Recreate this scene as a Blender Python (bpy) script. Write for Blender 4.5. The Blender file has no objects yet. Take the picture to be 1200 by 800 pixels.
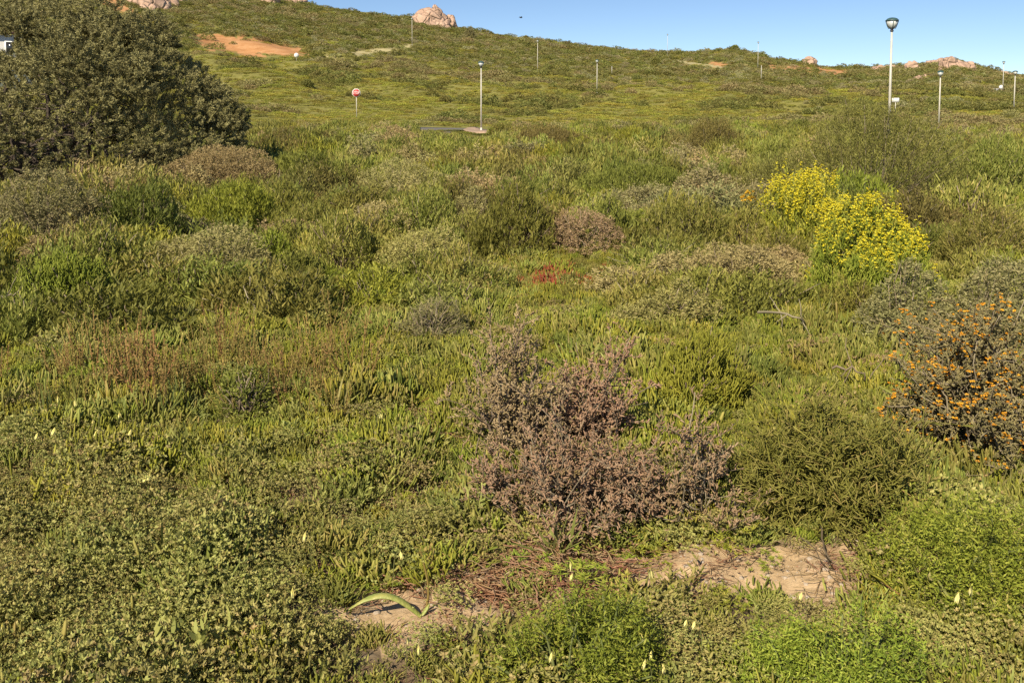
import bpy, bmesh, math, random
import numpy as np
from mathutils import Vector
R = math.radians
rng = np.random.default_rng(7)
random.seed(7)
scn = bpy.context.scene
COL = scn.collection

# ------------------------------------------------------------------ camera maths
F = 1039.23; CZ = 1.7; PITCH = math.radians(4.0); S0 = math.tan(PITCH) - 270 / F      # slight tilt, frame shifted down (a cropped picture)
CP, SP = math.cos(PITCH), math.sin(PITCH)

def ray(px, py):
    px = np.asarray(px, float); py = np.asarray(py, float)
    a = (px - 600) / F; b = (400 - py) / F + S0
    d = np.stack([a, CP + b * SP, -SP + b * CP], -1)
    return d / np.linalg.norm(d, axis=-1, keepdims=True)

def project(P):
    x, y, z = P[..., 0], P[..., 1], P[..., 2] - CZ
    w = np.maximum(y * CP - z * SP, 1e-3); v = y * SP + z * CP
    return 600 + F * x / w, 400 - F * (v / w - S0), w

# ------------------------------------------------------------------ noise + terrain
class Noise:
    def __init__(s, seed, scale, n=14):
        g = np.random.default_rng(seed); a = g.uniform(0, 2 * np.pi, n)
        k = 2 * np.pi / scale * g.uniform(0.5, 1.8, n)
        s.kx, s.ky, s.ph = k * np.cos(a), k * np.sin(a), g.uniform(0, 6.28, n)
    def __call__(s, x, y):
        x = np.asarray(x, float); y = np.asarray(y, float); o = np.zeros(np.broadcast(x, y).shape)
        for a, b, c in zip(s.kx, s.ky, s.ph): o = o + np.sin(a * x + b * y + c)
        return o / math.sqrt(len(s.kx) / 2)     # roughly unit variance

N_near, N_mid, N_hill, N_big = Noise(1, .45), Noise(2, 6), Noise(3, 22), Noise(4, 70)
RIDGE = [(-400, -90), (-100, -60), (0, -45), (130, -36), (250, -18), (350, 1), (400, 9), (480, 19), (535, 30), (600, 41), (640, 45),
         (700, 54), (780, 60), (820, 59), (850, 56), (870, 57), (905, 66), (960, 76), (1020, 78), (1060, 76),
         (1095, 71), (1120, 69), (1145, 76), (1170, 83), (1200, 88), (1320, 97), (1600, 110)]
_d = ray([p[0] for p in RIDGE], [p[1] for p in RIDGE])
R_AZ = np.arctan2(_d[:, 0], _d[:, 1]); RD = 330.0
R_Z = CZ + RD * _d[:, 2] / np.hypot(_d[:, 0], _d[:, 1]) - .9
R_AZ = np.concatenate([[-2.2, -1.4], R_AZ, [1.2, 2.2]]); R_Z = np.concatenate([[4, 40], R_Z, [6, 3]])

def terrain(x, y):
    x = np.asarray(x, float); y = np.asarray(y, float)
    r = np.hypot(x, y); az = np.arctan2(x, y)
    zr = np.interp(az, R_AZ, R_Z)
    t = np.clip((r - 72) / (RD - 72), 0, None)
    z = np.where(t < 1, zr * np.clip(t, 0, 1) ** 1.28, zr * np.maximum(.15, 1 - (t - 1) * .9))
    z = z + N_near(x, y) * .018 * np.clip(1.5 - r / 10, 0, 1)
    z = z + N_mid(x, y) * .05 * np.clip((r - 4) / 8, 0, 1) * np.clip(2 - r / 60, 0, 1)
    z = z + N_hill(x, y) * .45 * np.clip((r - 80) / 60, 0, 1) * np.clip(1.15 - t, .1, 1)
    return z

def hit(px, py):
    d = ray(px, py); sh = d.shape[:-1]
    d = d.reshape(-1, 3); lo = np.full(len(d), .5); hi = np.full(len(d), np.nan); t = 1.0
    while t < 900:
        p = d * t; under = (CZ + p[:, 2] < terrain(p[:, 0], p[:, 1])) & np.isnan(hi)
        hi[under] = t; lo[np.isnan(hi)] = t; t *= 1.04
    hi = np.where(np.isnan(hi), RD, hi); lo = np.minimum(lo, hi)
    for _ in range(18):
        m = (lo + hi) / 2; p = d * m[:, None]; u = CZ + p[:, 2] < terrain(p[:, 0], p[:, 1])
        hi = np.where(u, m, hi); lo = np.where(u, lo, m)
    p = d * hi[:, None]; p[:, 2] = terrain(p[:, 0], p[:, 1])
    return p.reshape(sh + (3,))

def height_to(P, py):
    """height above ground point P at which the picture row py is reached"""
    px, _, _ = project(np.array(P)); d = ray(px, py)
    D = math.hypot(P[0], P[1])
    return CZ + D * d[2] / math.hypot(d[0], d[1]) - P[2]

def inpoly(px, py, poly):
    px = np.asarray(px); py = np.asarray(py); c = np.zeros(px.shape, bool); n = len(poly)
    for i in range(n):
        x1, y1 = poly[i]; x2, y2 = poly[i - 1]
        if y1 == y2: continue
        c ^= ((y1 > py) != (y2 > py)) & (px < (x2 - x1) * (py - y1) / (y2 - y1) + x1)
    return c

def ell(px, py, cx, cy, rx, ry):
    return np.exp(-(((px - cx) / rx) ** 2 + ((py - cy) / ry) ** 2))

# ------------------------------------------------------------------ materials
def new_mat(name):
    m = bpy.data.materials.new(name); m.use_nodes = True; nt = m.node_tree
    for n in list(nt.nodes): nt.nodes.remove(n)
    return m, nt, nt.nodes.new('ShaderNodeOutputMaterial')

def ramp(nt, fac, stops):
    r = nt.nodes.new('ShaderNodeValToRGB'); e = r.color_ramp.elements
    while len(e) < len(stops): e.new(.5)
    for i, (p, c) in enumerate(stops):
        e[i].position = p; e[i].color = (*c, 1)
    nt.links.new(fac, r.inputs['Fac']); return r.outputs['Color']

def foliage_mat(name, cols, trans=.2, vary=.16, hue=.025, rough=.65, spec=.25):
    m, nt, out = new_mat(name); L = nt.links.new; N = nt.nodes.new
    a = N('ShaderNodeAttribute'); a.attribute_name = 'tint'
    k = len(cols)
    c = ramp(nt, a.outputs['Fac'], [(i / (k - 1), col) for i, col in enumerate(cols)])
    oi = N('ShaderNodeObjectInfo')
    hs = N('ShaderNodeHueSaturation'); L(c, hs.inputs['Color'])
    mr = N('ShaderNodeMapRange'); mr.inputs['To Min'].default_value = 1 - vary; mr.inputs['To Max'].default_value = 1 + vary
    L(oi.outputs['Random'], mr.inputs['Value']); L(mr.outputs['Result'], hs.inputs['Value'])
    ml = N('ShaderNodeMath'); ml.operation = 'MULTIPLY'; ml.inputs[1].default_value = 7.31
    fr = N('ShaderNodeMath'); fr.operation = 'FRACT'
    L(oi.outputs['Random'], ml.inputs[0]); L(ml.outputs[0], fr.inputs[0])
    mh = N('ShaderNodeMapRange'); mh.inputs['To Min'].default_value = .5 - hue; mh.inputs['To Max'].default_value = .5 + hue
    L(fr.outputs[0], mh.inputs['Value']); L(mh.outputs['Result'], hs.inputs['Hue'])
    p = N('ShaderNodeBsdfPrincipled'); p.inputs['Roughness'].default_value = rough
    p.inputs['Specular IOR Level'].default_value = spec
    L(hs.outputs['Color'], p.inputs['Base Color'])
    if trans > 0:
        t = N('ShaderNodeBsdfTranslucent'); L(hs.outputs['Color'], t.inputs['Color'])
        mx = N('ShaderNodeMixShader'); mx.inputs[0].default_value = trans
        L(p.outputs[0], mx.inputs[1]); L(t.outputs[0], mx.inputs[2]); L(mx.outputs[0], out.inputs['Surface'])
    else:
        L(p.outputs[0], out.inputs['Surface'])
    return m

def plain_mat(name, col, col2=None, rough=.6, scale=8, metal=0, bump=0, detail=6):
    m, nt, out = new_mat(name); L = nt.links.new; N = nt.nodes.new
    p = N('ShaderNodeBsdfPrincipled'); p.inputs['Roughness'].default_value = rough; p.inputs['Metallic'].default_value = metal
    tc = N('ShaderNodeTexCoord'); nz = N('ShaderNodeTexNoise'); nz.inputs['Scale'].default_value = scale; nz.inputs['Detail'].default_value = detail
    L(tc.outputs['Object'], nz.inputs['Vector'])
    L(ramp(nt, nz.outputs['Fac'], [(.35, col), (.65, col2 or tuple(c * .85 for c in col))]), p.inputs['Base Color'])
    if bump:
        b = N('ShaderNodeBump'); b.inputs['Strength'].default_value = bump; b.inputs['Distance'].default_value = .05
        L(nz.outputs['Fac'], b.inputs['Height']); L(b.outputs[0], p.inputs['Normal'])
    L(p.outputs[0], out.inputs['Surface']); return m

M = {}
def fm(k, *cols, **kw): M[k] = foliage_mat(k, cols, **kw)
fm('finger', (.11, .126, .022), (.228, .24, .042), (.345, .335, .082), (.42, .33, .10))
fm('finger_bright', (.14, .155, .018), (.275, .285, .034), (.41, .39, .06))
fm('finger_dark', (.10, .11, .022), (.195, .202, .036), (.305, .295, .06))
fm('saltbush', (.21, .205, .06), (.335, .325, .095), (.43, .41, .135), (.44, .34, .14))
fm('grey', (.17, .16, .065), (.265, .25, .10), (.36, .325, .145), (.36, .27, .14))
fm('olive', (.10, .088, .028), (.205, .182, .048), (.33, .29, .075))
fm('pink', (.30, .25, .09), (.36, .25, .14), (.45, .315, .175), (.50, .38, .22))
fm('greyolive', (.14, .135, .05), (.25, .235, .09), (.34, .31, .125))
fm('straw', (.25, .20, .08), (.37, .305, .125), (.45, .37, .165), (.30, .29, .075))
fm('feather', (.115, .16, .018), (.22, .275, .03), (.34, .38, .055), (.38, .33, .07))
fm('weed', (.16, .17, .04), (.28, .28, .07), (.39, .36, .12))
fm('grass', (.15, .17, .04), (.25, .26, .07), (.34, .31, .12))
fm('rust', (.27, .16, .055), (.33, .23, .075), (.27, .27, .06))
fm('red', (.40, .07, .035), (.36, .13, .05), (.20, .2, .06), hue=.01)
fm('tree', (.145, .13, .058), (.265, .242, .102), (.39, .355, .15), vary=.05, trans=.12)
fm('hill_grass', (.26, .255, .05), (.38, .36, .07), (.49, .45, .105))
fm('hill_lime', (.32, .31, .05), (.45, .425, .075), (.55, .50, .11))
fm('hill_dark', (.15, .155, .045), (.235, .23, .06), (.34, .315, .09))
fm('hill_olive', (.22, .19, .075), (.33, .285, .115), (.43, .38, .165))
fm('hill_grey', (.25, .23, .115), (.36, .335, .165), (.46, .42, .22))
fm('yellow', (.66, .58, .025), (.76, .67, .04), (.58, .58, .08), hue=.005, vary=.05)
fm('gold', (.60, .30, .02), (.68, .42, .03), hue=.01, vary=.05)
fm('orange', (.68, .34, .015), (.76, .52, .03), (.66, .42, .03), (.40, .25, .07))
fm('cream', (.86, .78, .22), (.88, .82, .40), hue=.005, vary=.05)
fm('twig', (.10, .075, .05), (.22, .17, .115), (.34, .28, .20), trans=0)
fm('litter', (.22, .11, .05), (.32, .19, .10), (.38, .28, .17), trans=0)
fm('stem_green', (.10, .12, .03), (.17, .17, .06), trans=0)
M['pole'] = plain_mat('pole_paint', (.60, .57, .49), (.47, .45, .39), .5, 3)
M['cap'] = plain_mat('lamp_cap', (.05, .11, .11), (.035, .075, .08), .45, 6)
M['collar'] = plain_mat('dark_metal', (.03, .03, .035), None, .5, 6)
M['lampglass'] = plain_mat('lamp_diffuser', (.62, .64, .62), (.5, .53, .52), .25, 4)
M['white'] = plain_mat('white_paint', (.80, .80, .78), (.70, .70, .67), .5, 5)
M['redpaint'] = plain_mat('red_paint', (.55, .045, .05), (.48, .05, .05), .45, 4)
M['steel'] = plain_mat('galvanised_post', (.60, .57, .48), (.48, .46, .40), .5, 10)
M['bark'] = plain_mat('bark', (.10, .075, .055), (.05, .038, .03), .85, 9, bump=.6)
M['asphalt'] = plain_mat('asphalt', (.17, .155, .14), (.12, .11, .10), .85, 6, bump=.2)
M['kerb'] = plain_mat('kerb_concrete', (.42, .30, .21), (.30, .21, .14), .9, 3, bump=.2)
M['plaster'] = plain_mat('white_plaster', (.80, .79, .76), (.72, .71, .68), .8, 3)
M['rooftile'] = plain_mat('roof_sheet', (.16, .07, .055), (.12, .06, .05), .6, 12)
M['window'] = plain_mat('window_glass', (.03, .035, .04), (.02, .02, .025), .12, 3)
M['feathers'] = plain_mat('bird_feathers', (.03, .03, .03), None, .7, 30)
M['stone'] = plain_mat('pale_stone', (.50, .42, .32), (.36, .29, .22), .85, 25, bump=.3)

def rock_mat():
    m, nt, out = new_mat('pink_granite'); L = nt.links.new; N = nt.nodes.new
    p = N('ShaderNodeBsdfPrincipled'); p.inputs['Roughness'].default_value = .85
    tc = N('ShaderNodeTexCoord')
    n1 = N('ShaderNodeTexNoise'); n1.inputs['Scale'].default_value = .35; n1.inputs['Detail'].default_value = 9; n1.inputs['Roughness'].default_value = .65
    L(tc.outputs['Object'], n1.inputs['Vector'])
    c = ramp(nt, n1.outputs['Fac'], [(.30, (.20, .14, .10)), (.45, (.42, .28, .20)), (.58, (.50, .34, .25)), (.75, (.40, .31, .22))])
    L(c, p.inputs['Base Color'])
    v = N('ShaderNodeTexVoronoi'); v.feature = 'DISTANCE_TO_EDGE'; v.inputs['Scale'].default_value = .35
    L(tc.outputs['Object'], v.inputs['Vector'])
    mr = N('ShaderNodeMapRange'); mr.inputs['From Max'].default_value = .12; L(v.outputs['Distance'], mr.inputs['Value'])
    ad = N('ShaderNodeMath'); ad.operation = 'ADD'; L(mr.outputs['Result'], ad.inputs[0]); L(n1.outputs['Fac'], ad.inputs[1])
    b = N('ShaderNodeBump'); b.inputs['Strength'].default_value = .8; b.inputs['Distance'].default_value = .5
    L(ad.outputs[0], b.inputs['Height']); L(b.outputs[0], p.inputs['Normal'])
    L(p.outputs[0], out.inputs['Surface']); return m
M['granite'] = rock_mat()
M['strap'] = plain_mat('strap_leaf', (.20, .26, .05), (.34, .33, .09), .5, 28, bump=.25)

def ground_mat():
    m, nt, out = new_mat('ground_soil'); L = nt.links.new; N = nt.nodes.new
    p = N('ShaderNodeBsdfPrincipled'); p.inputs['Roughness'].default_value = .95; p.inputs['Specular IOR Level'].default_value = .1
    tc = N('ShaderNodeTexCoord')
    def noise(sc, det=8, ro=.6):
        n = N('ShaderNodeTexNoise'); n.inputs['Scale'].default_value = sc; n.inputs['Detail'].default_value = det; n.inputs['Roughness'].default_value = ro
        L(tc.outputs['Object'], n.inputs['Vector']); return n.outputs['Fac']
    def attr(nm):
        a = N('ShaderNodeAttribute'); a.attribute_name = nm; return a.outputs['Fac']
    def mix(f, a, b):
        x = N('ShaderNodeMix'); x.data_type = 'RGBA'; L(f, x.inputs['Factor']); L(a, x.inputs['A']); L(b, x.inputs['B']); return x.outputs['Result']
    fine = noise(14, 10, .7)
    litter = ramp(nt, fine, [(.3, (.09, .065, .04)), (.5, (.17, .125, .075)), (.7, (.26, .20, .13))])
    sand = ramp(nt, noise(22, 10, .75), [(.28, (.26, .175, .095)), (.42, (.45, .32, .185)), (.58, (.56, .41, .245)), (.8, (.68, .53, .35))])
    hill = ramp(nt, noise(1.1, 12, .8), [(.3, (.11, .105, .035)), (.5, (.20, .19, .055)), (.7, (.30, .27, .09))])
    orange = ramp(nt, noise(.5, 12, .7), [(.3, (.32, .15, .06)), (.5, (.48, .25, .11)), (.7, (.55, .34, .18))])
    pale = ramp(nt, noise(.8, 10, .7), [(.3, (.32, .28, .14)), (.7, (.46, .40, .22))])
    c = mix(attr('hill'), litter, hill); c = mix(attr('sand'), c, sand); c = mix(attr('orange'), c, orange); c = mix(attr('pale'), c, pale)
    L(c, p.inputs['Base Color'])
    b = N('ShaderNodeBump'); b.inputs['Strength'].default_value = .9; b.inputs['Distance'].default_value = .02
    L(fine, b.inputs['Height']); L(b.outputs[0], p.inputs['Normal'])
    L(p.outputs[0], out.inputs['Surface']); return m
M['ground'] = ground_mat()

# ------------------------------------------------------------------ mesh collector
TPL = {
 'finger': (np.array([[0, .7 * math.cos(a), .7 * math.sin(a)] for a in (0, 2.094, 4.189)] +
                     [[.55, math.cos(a), math.sin(a)] for a in (0, 2.094, 4.189)] +
                     [[.9, .75 * math.cos(a), .75 * math.sin(a)] for a in (0, 2.094, 4.189)] + [[1, 0, 0]]) * [1, .5, .5],
            [(0, 1, 4, 3), (1, 2, 5, 4), (2, 0, 3, 5), (3, 4, 7, 6), (4, 5, 8, 7), (5, 3, 6, 8), (6, 7, 9), (7, 8, 9), (8, 6, 9)]),
 'lance': (np.array([[0, 0, 0], [.45, .5, .12], [.45, 0, -.1], [.45, -.5, .12], [1, 0, 0]]),
           [(0, 2, 1), (0, 3, 2), (1, 2, 4), (2, 3, 4)]),
 'blade': (np.array([[0, .3, 0], [0, -.3, 0], [.35, .5, 0], [.35, -.5, 0], [.72, .38, 0], [.72, -.38, 0], [1, 0, 0]]),
           [(0, 1, 3, 2), (2, 3, 5, 4), (4, 5, 6)]),
 'quad': (np.array([[0, 0, 0], [.5, .5, .1], [1, 0, 0], [.5, -.5, .1]]), [(0, 3, 2, 1)]),
}
def unit(v): return v / np.maximum(np.linalg.norm(v, axis=-1, keepdims=True), 1e-9)

class MB:
    def __init__(s): s.v, s.f, s.t, s.n = [], {3: [], 4: []}, [], 0
    def leaves(s, P, D, L, W, tint, shape='lance', bend=0., g=rng):
        n = len(P)
        if n == 0: return
        T, faces = TPL[shape]; D = unit(D)
        S = unit(np.cross(D, unit(g.normal(size=(n, 3))))); Nn = np.cross(S, D)
        L = np.broadcast_to(L, n); W = np.broadcast_to(W, n); bend = np.broadcast_to(bend, n)
        u, v, w = T[:, 0], T[:, 1], T[:, 2]
        X = (P[:, None] + D[:, None] * (L[:, None] * u)[..., None] + S[:, None] * (W[:, None] * v)[..., None]
             + Nn[:, None] * (W[:, None] * w + (L * bend)[:, None] * u ** 2)[..., None])
        off = s.n + np.arange(n) * len(T)
        for f in faces: s.f[len(f)].append(off[:, None] + np.array(f))
        s.v.append(X.reshape(-1, 3)); s.t.append(np.repeat(np.broadcast_to(tint, n), len(T))); s.n += n * len(T)
    def tubes(s, paths, rad, tint=.5, sides=4):
        paths = np.asarray(paths, float); n, k, _ = paths.shape
        rad = np.broadcast_to(np.asarray(rad, float), (n, k))
        tan = unit(np.gradient(paths, axis=1)); ref = np.where(np.abs(tan[..., 2:3]) > .9, [1., 0, 0], [0, 0, 1.])
        S = unit(np.cross(tan, ref)); B = np.cross(tan, S)
        a = np.arange(sides) * 2 * np.pi / sides
        X = paths[:, :, None] + rad[:, :, None, None] * (S[:, :, None] * np.cos(a)[:, None] + B[:, :, None] * np.sin(a)[:, None])
        idx = s.n + np.arange(n * k * sides).reshape(n, k, sides)
        q = np.stack([idx[:, :-1], np.roll(idx, -1, 2)[:, :-1], np.roll(idx, -1, 2)[:, 1:], idx[:, 1:]], -1)
        s.f[4].append(q.reshape(-1, 4))
        if sides == 4: s.f[4].append(idx[:, -1]); s.f[4].append(idx[:, 0, ::-1])
        elif sides == 3: s.f[3].append(idx[:, -1]); s.f[3].append(idx[:, 0, ::-1])
        s.v.append(X.reshape(-1, 3)); s.t.append(np.repeat(np.broadcast_to(tint, n), k * sides)); s.n += n * k * sides
    def raw(s, V, faces, tint=.5):
        for f in faces: s.f[len(f)].append(np.array([f]) + s.n)
        s.v.append(np.asarray(V, float)); s.t.append(np.full(len(V), tint)); s.n += len(V)
    def mesh(s, name, mat, smooth=False):
        me = bpy.data.meshes.new(name); V = np.concatenate(s.v) if s.v else np.zeros((0, 3))
        me.vertices.add(len(V)); me.vertices.foreach_set('co', V.astype(np.float32).ravel())
        f3 = np.concatenate(s.f[3]) if s.f[3] else np.zeros((0, 3), int); f4 = np.concatenate(s.f[4]) if s.f[4] else np.zeros((0, 4), int)
        lo = np.concatenate([f3.ravel(), f4.ravel()]).astype(np.int32)
        me.loops.add(len(lo)); me.loops.foreach_set('vertex_index', lo)
        me.polygons.add(len(f3) + len(f4))
        st = np.concatenate([np.arange(len(f3)) * 3, len(f3) * 3 + np.arange(len(f4)) * 4]).astype(np.int32)
        me.polygons.foreach_set('loop_start', st)
        if smooth: me.polygons.foreach_set('use_smooth', np.ones(len(st), bool))
        a = me.attributes.new('tint', 'FLOAT', 'POINT'); a.data.foreach_set('value', np.clip(np.concatenate(s.t), 0, 1).astype(np.float32) if s.t else [])
        me.update(calc_edges=True); me.materials.append(mat); return me
    def build(s, name, mat, parent=None, loc=None, smooth=False):
        return put(name, s.mesh(name, mat, smooth), parent, loc)

def put(name, data, parent=None, loc=None):
    o = bpy.data.objects.new(name, data); COL.objects.link(o)
    if parent is not None: o.parent = parent
    if loc is not None: o.location = loc
    return o
def tag(o, label=None, cat=None, group=None, kind=None):
    if label: o['label'] = label
    if cat: o['category'] = cat
    if group: o['group'] = group
    if kind: o['kind'] = kind
    return o
def thing(name, label, cat, loc=(0, 0, 0), rz=0, group=None):
    o = put(name, None, None, loc); o.rotation_euler = (0, 0, rz); o.empty_display_size = .2
    return tag(o, label, cat, group)

# ------------------------------------------------------------------ foliage builders
def dome_tips(n, rx, ry, h, g, lobes=9, depth=.45, low=-.1):
    z = g.uniform(low, 1, n) ; a = g.uniform(0, 2 * np.pi, n); s = np.sqrt(np.maximum(0, 1 - z * z))
    d = np.stack([s * np.cos(a), s * np.sin(a), z], 1)
    ld = unit(np.stack([g.normal(size=lobes), g.normal(size=lobes), np.abs(g.normal(size=lobes))], 1)); lh = g.uniform(.5, 1, lobes)
    lob = np.max(lh * np.exp(-(1 - d @ ld.T) / .10), axis=1)
    r = (.80 + .26 * lob) * (1 - depth * g.uniform(0, 1, n) ** 2.2)
    P = d * r[:, None] * [rx, ry, h]; P[:, 2] = np.maximum(P[:, 2], .02 * h)
    nrm = unit(d / [rx, ry, h])
    return P, nrm, lob

def multi_tips(n, rx, ry, h, g, k=1, **kw):
    if k <= 1: return dome_tips(n, rx, ry, h, g, **kw)
    out = []; n = int(n * 1.25)
    for i in range(k):
        a = g.uniform(0, 6.28) if i else 0; o = (g.uniform(.40, .68) if i else .08); q = g.uniform(.40, .58) if i else .80; hh = h * (1 if i == 0 else g.uniform(.55, .98) * (1 - .3 * o * o))
        P, nr, lb = dome_tips(int(n / (k + 1)) * (1 if i else 2), rx * q, ry * q, hh, g, **kw); P[:, 0] += o * rx * math.cos(a); P[:, 1] += o * ry * math.sin(a); out.append((P, nr, lb * g.uniform(.6, 1)))
    return tuple(np.concatenate(z) for z in zip(*out))

#        density  k  L    W    shape    up  spread slen
SPEC = {
 'finger': dict(den=500, k=10, L=.046, W=.0085, shape='finger', up=.78, spread=.30, slen=.12, mat='finger'),
 'bright': dict(den=500, k=10, L=.048, W=.009, shape='finger', up=.78, spread=.30, slen=.12, mat='finger_bright'),
 'dark': dict(den=500, k=10, L=.048, W=.009, shape='finger', up=.78, spread=.30, slen=.12, mat='finger_dark'),
 'olive': dict(den=520, k=11, L=.042, W=.009, shape='lance', up=.70, spread=.42, slen=.13, mat='olive'),
 'grey': dict(den=520, k=13, L=.030, W=.011, shape='lance', up=.4, spread=.75, slen=.04, mat='grey'),
 'straw': dict(den=520, k=13, L=.030, W=.010, shape='lance', up=.45, spread=.75, slen=.04, mat='straw'),
 'pink': dict(den=520, k=13, L=.032, W=.009, shape='lance', up=.45, spread=.7, slen=.05, mat='pink'),
 'feather': dict(den=820, k=24, L=.019, W=.0055, shape='lance', up=.7, spread=.75, slen=.10, mat='feather'),
 'twig': dict(den=360, k=8, L=.05, W=.007, shape='lance', up=.5, spread=.6, slen=.06, mat='grey'),
}
def leaf_clusters(mb, P, nrm, lob, sp, g, sc=1., wsc=1., kmul=1., fold=None):
    n = len(P); k = max(3, int(sp['k'] * kmul)); up = sp['up']
    D = unit(nrm * (1 - up) + np.array([0, 0, 1.]) * up + g.normal(size=(n, 3)) * .22)
    D = np.repeat(D, k, 0); Pk = np.repeat(P, k, 0); m = n * k
    Pk = Pk - D * (sp['slen'] * sc * g.uniform(0, 1, m))[:, None] + g.normal(size=(m, 3)) * .012 * sc
    q = unit(D * (1 - sp['spread']) + unit(g.normal(size=(m, 3))) * sp['spread'])
    q[:, 2] = np.where(q[:, 2] < -.15, -q[:, 2] * .3, q[:, 2])
    tint = np.repeat(g.uniform(0, 1, n) * .55 + .25 * np.clip(lob, 0, 1), k) + g.uniform(-.15, .3, m)
    L = sp['L'] * sc * g.uniform(.6, 1.3, m)
    Pk[:, 2] = np.maximum(Pk[:, 2], .004)
    mb.leaves(Pk, q, L, sp['W'] * sc * wsc * g.uniform(.75, 1.25, m), tint, fold or sp['shape'], g.normal(size=m) * .15, g)

def shrub_meshes(kind, rx, ry, h, d, seed, stems=True, den=1., multi=5):
    """foliage and stem mesh of a mound shaped shrub seen from about d metres"""
    sp = SPEC[kind]; g = np.random.default_rng(seed)
    sc = .85 + np.clip((d - 4) / 36, 0, 1.2); area = 2 * np.pi * math.sqrt(rx * ry) * (h * .75 + .25 * math.sqrt(rx * ry))
    n = int(np.clip(sp['den'] * area * den / sc ** 1.7, 60, 6000))
    P, nrm, lob = multi_tips(n, rx, ry, h, g, multi, lobes=int(6 + 4 * rx), low=-.12)
    if sp['up'] > .5:       # stray shoots that break the outline
        sh = (g.uniform(size=len(P)) < .06) & (nrm[:, 2] > .3); P[sh, 2] += h * g.uniform(.04, .16, sh.sum())
    mb = MB(); shape = None
    if sp['shape'] == 'finger' and d > 9: shape = 'blade'
    leaf_clusters(mb, P, nrm, lob, sp, g, sc, 1.0 if shape else 1., fold=shape)
    st = MB()
    if stems:
        n = len(P); ns = min(n, int(90 + 60 * rx)); i = g.choice(n, ns, replace=False)
        E = P[i]; B = np.stack([g.normal(size=ns) * rx * .16, g.normal(size=ns) * ry * .16, np.full(ns, -.03)], 1)
        mid = B * .5 + E * .5; mid[:, 2] = E[:, 2] * .35 + .02; mid += g.normal(size=(ns, 3)) * .04 * h
        t = np.linspace(0, 1, 6)[None, :, None]
        path = (1 - t) ** 2 * B[:, None] + 2 * t * (1 - t) * mid[:, None] + t ** 2 * E[:, None]
        path[:, 1:-1] += g.normal(size=(ns, 4, 3)) * .012
        rr = np.linspace(.007, .0022, 6)[None] * g.uniform(.7, 1.3, (ns, 1)) * (.8 + .3 * sc)
        st.tubes(path, rr, g.uniform(0, 1, ns), 3)
    return mb, st, sp, (P, nrm, lob, g, sc)

def branch_shrub(rx, ry, h, seed, mains=22, subs=6, twigs=6, leaf=14, L=.014, W=.0055, low=.0, rbase=.008):
    """a twiggy bush: main stems, side branches and twigs (tubes) plus leaf seats along the twigs"""
    g = np.random.default_rng(seed)
    P, nrm, lob = dome_tips(mains, rx * .85, ry * .85, h * .9, g, lobes=7, depth=.25, low=low)
    B = np.stack([g.normal(size=mains) * rx * .1, g.normal(size=mains) * ry * .1, np.full(mains, -.03)], 1)
    mid = (B + P) / 2; mid[:, 2] += .05 * h; mid += g.normal(size=(mains, 3)) * .08 * h
    t = np.linspace(0, 1, 8)[None, :, None]
    p1 = (1 - t) ** 2 * B[:, None] + 2 * t * (1 - t) * mid[:, None] + t ** 2 * P[:, None]
    p1[:, 1:] += g.normal(size=(mains, 7, 3)) * .014 * (h + rx)
    st = MB(); st.tubes(p1, np.linspace(rbase, .003, 8)[None] * g.uniform(.6, 1.3, (mains, 1)), g.uniform(.3, 1, mains), 4)
    def side(par, cnt, l0, l1, r0, r1, k, f0, upb):
        n, kk, _ = par.shape; i = np.repeat(np.arange(n), cnt); m = n * cnt
        f = g.uniform(f0, 1, m) * (kk - 1.001); j = f.astype(int); fr = (f - j)[:, None]
        S = par[i, j] * (1 - fr) + par[i, j + 1] * fr; T = unit(par[i, j + 1] - par[i, j])
        D = unit(T * .6 + unit(g.normal(size=(m, 3))) * .85 + np.array([0, 0, upb]))
        ln = g.uniform(l0, l1, m); tt = np.linspace(0, 1, k)[None, :, None]
        bend = g.normal(size=(m, 3)) * .25
        path = S[:, None] + D[:, None] * tt * ln[:, None, None] + bend[:, None] * tt ** 2 * ln[:, None, None]
        path[:, 1:] += g.normal(size=(m, k - 1, 3)) * .05 * ln[:, None, None]
        path[..., 2] = np.maximum(path[..., 2], .008)
        st.tubes(path, np.linspace(r0, r1, k)[None] * g.uniform(.7, 1.3, (m, 1)), g.uniform(0, 1, m), 3)
        return path
    s_ = (rx + h) * .5
    p2 = side(p1, subs, .22 * s_, .5 * s_, .0038, .0018, 5, .3, .35)
    p3 = side(p2, twigs, .06, .14, .0019, .0011, 4, .2, .4)
    n = len(p3); i = np.repeat(np.arange(n), leaf); f = g.uniform(.15, 1, n * leaf) * 2.999; j = f.astype(int); fr = (f - j)[:, None]
    S = p3[i, j] * (1 - fr) + p3[i, j + 1] * fr; T = unit(p3[i, j + 1] - p3[i, j]); m = len(S)
    D = unit(T * .5 + unit(g.normal(size=(m, 3))) * .8 + np.array([0, 0, .3]))
    mb = MB(); S[:, 2] = np.maximum(S[:, 2], .005)
    twt = np.repeat(g.uniform(0, 1, n), leaf) * .6 + np.repeat(np.repeat(g.uniform(0, 1, len(p2)), twigs), leaf) * .3
    mb.leaves(S, D, L * g.uniform(.6, 1.4, m), W * g.uniform(.7, 1.3, m), twt + g.uniform(-.1, .2, m), 'finger', g.normal(size=m) * .1, g)
    return mb, st, p3

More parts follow.
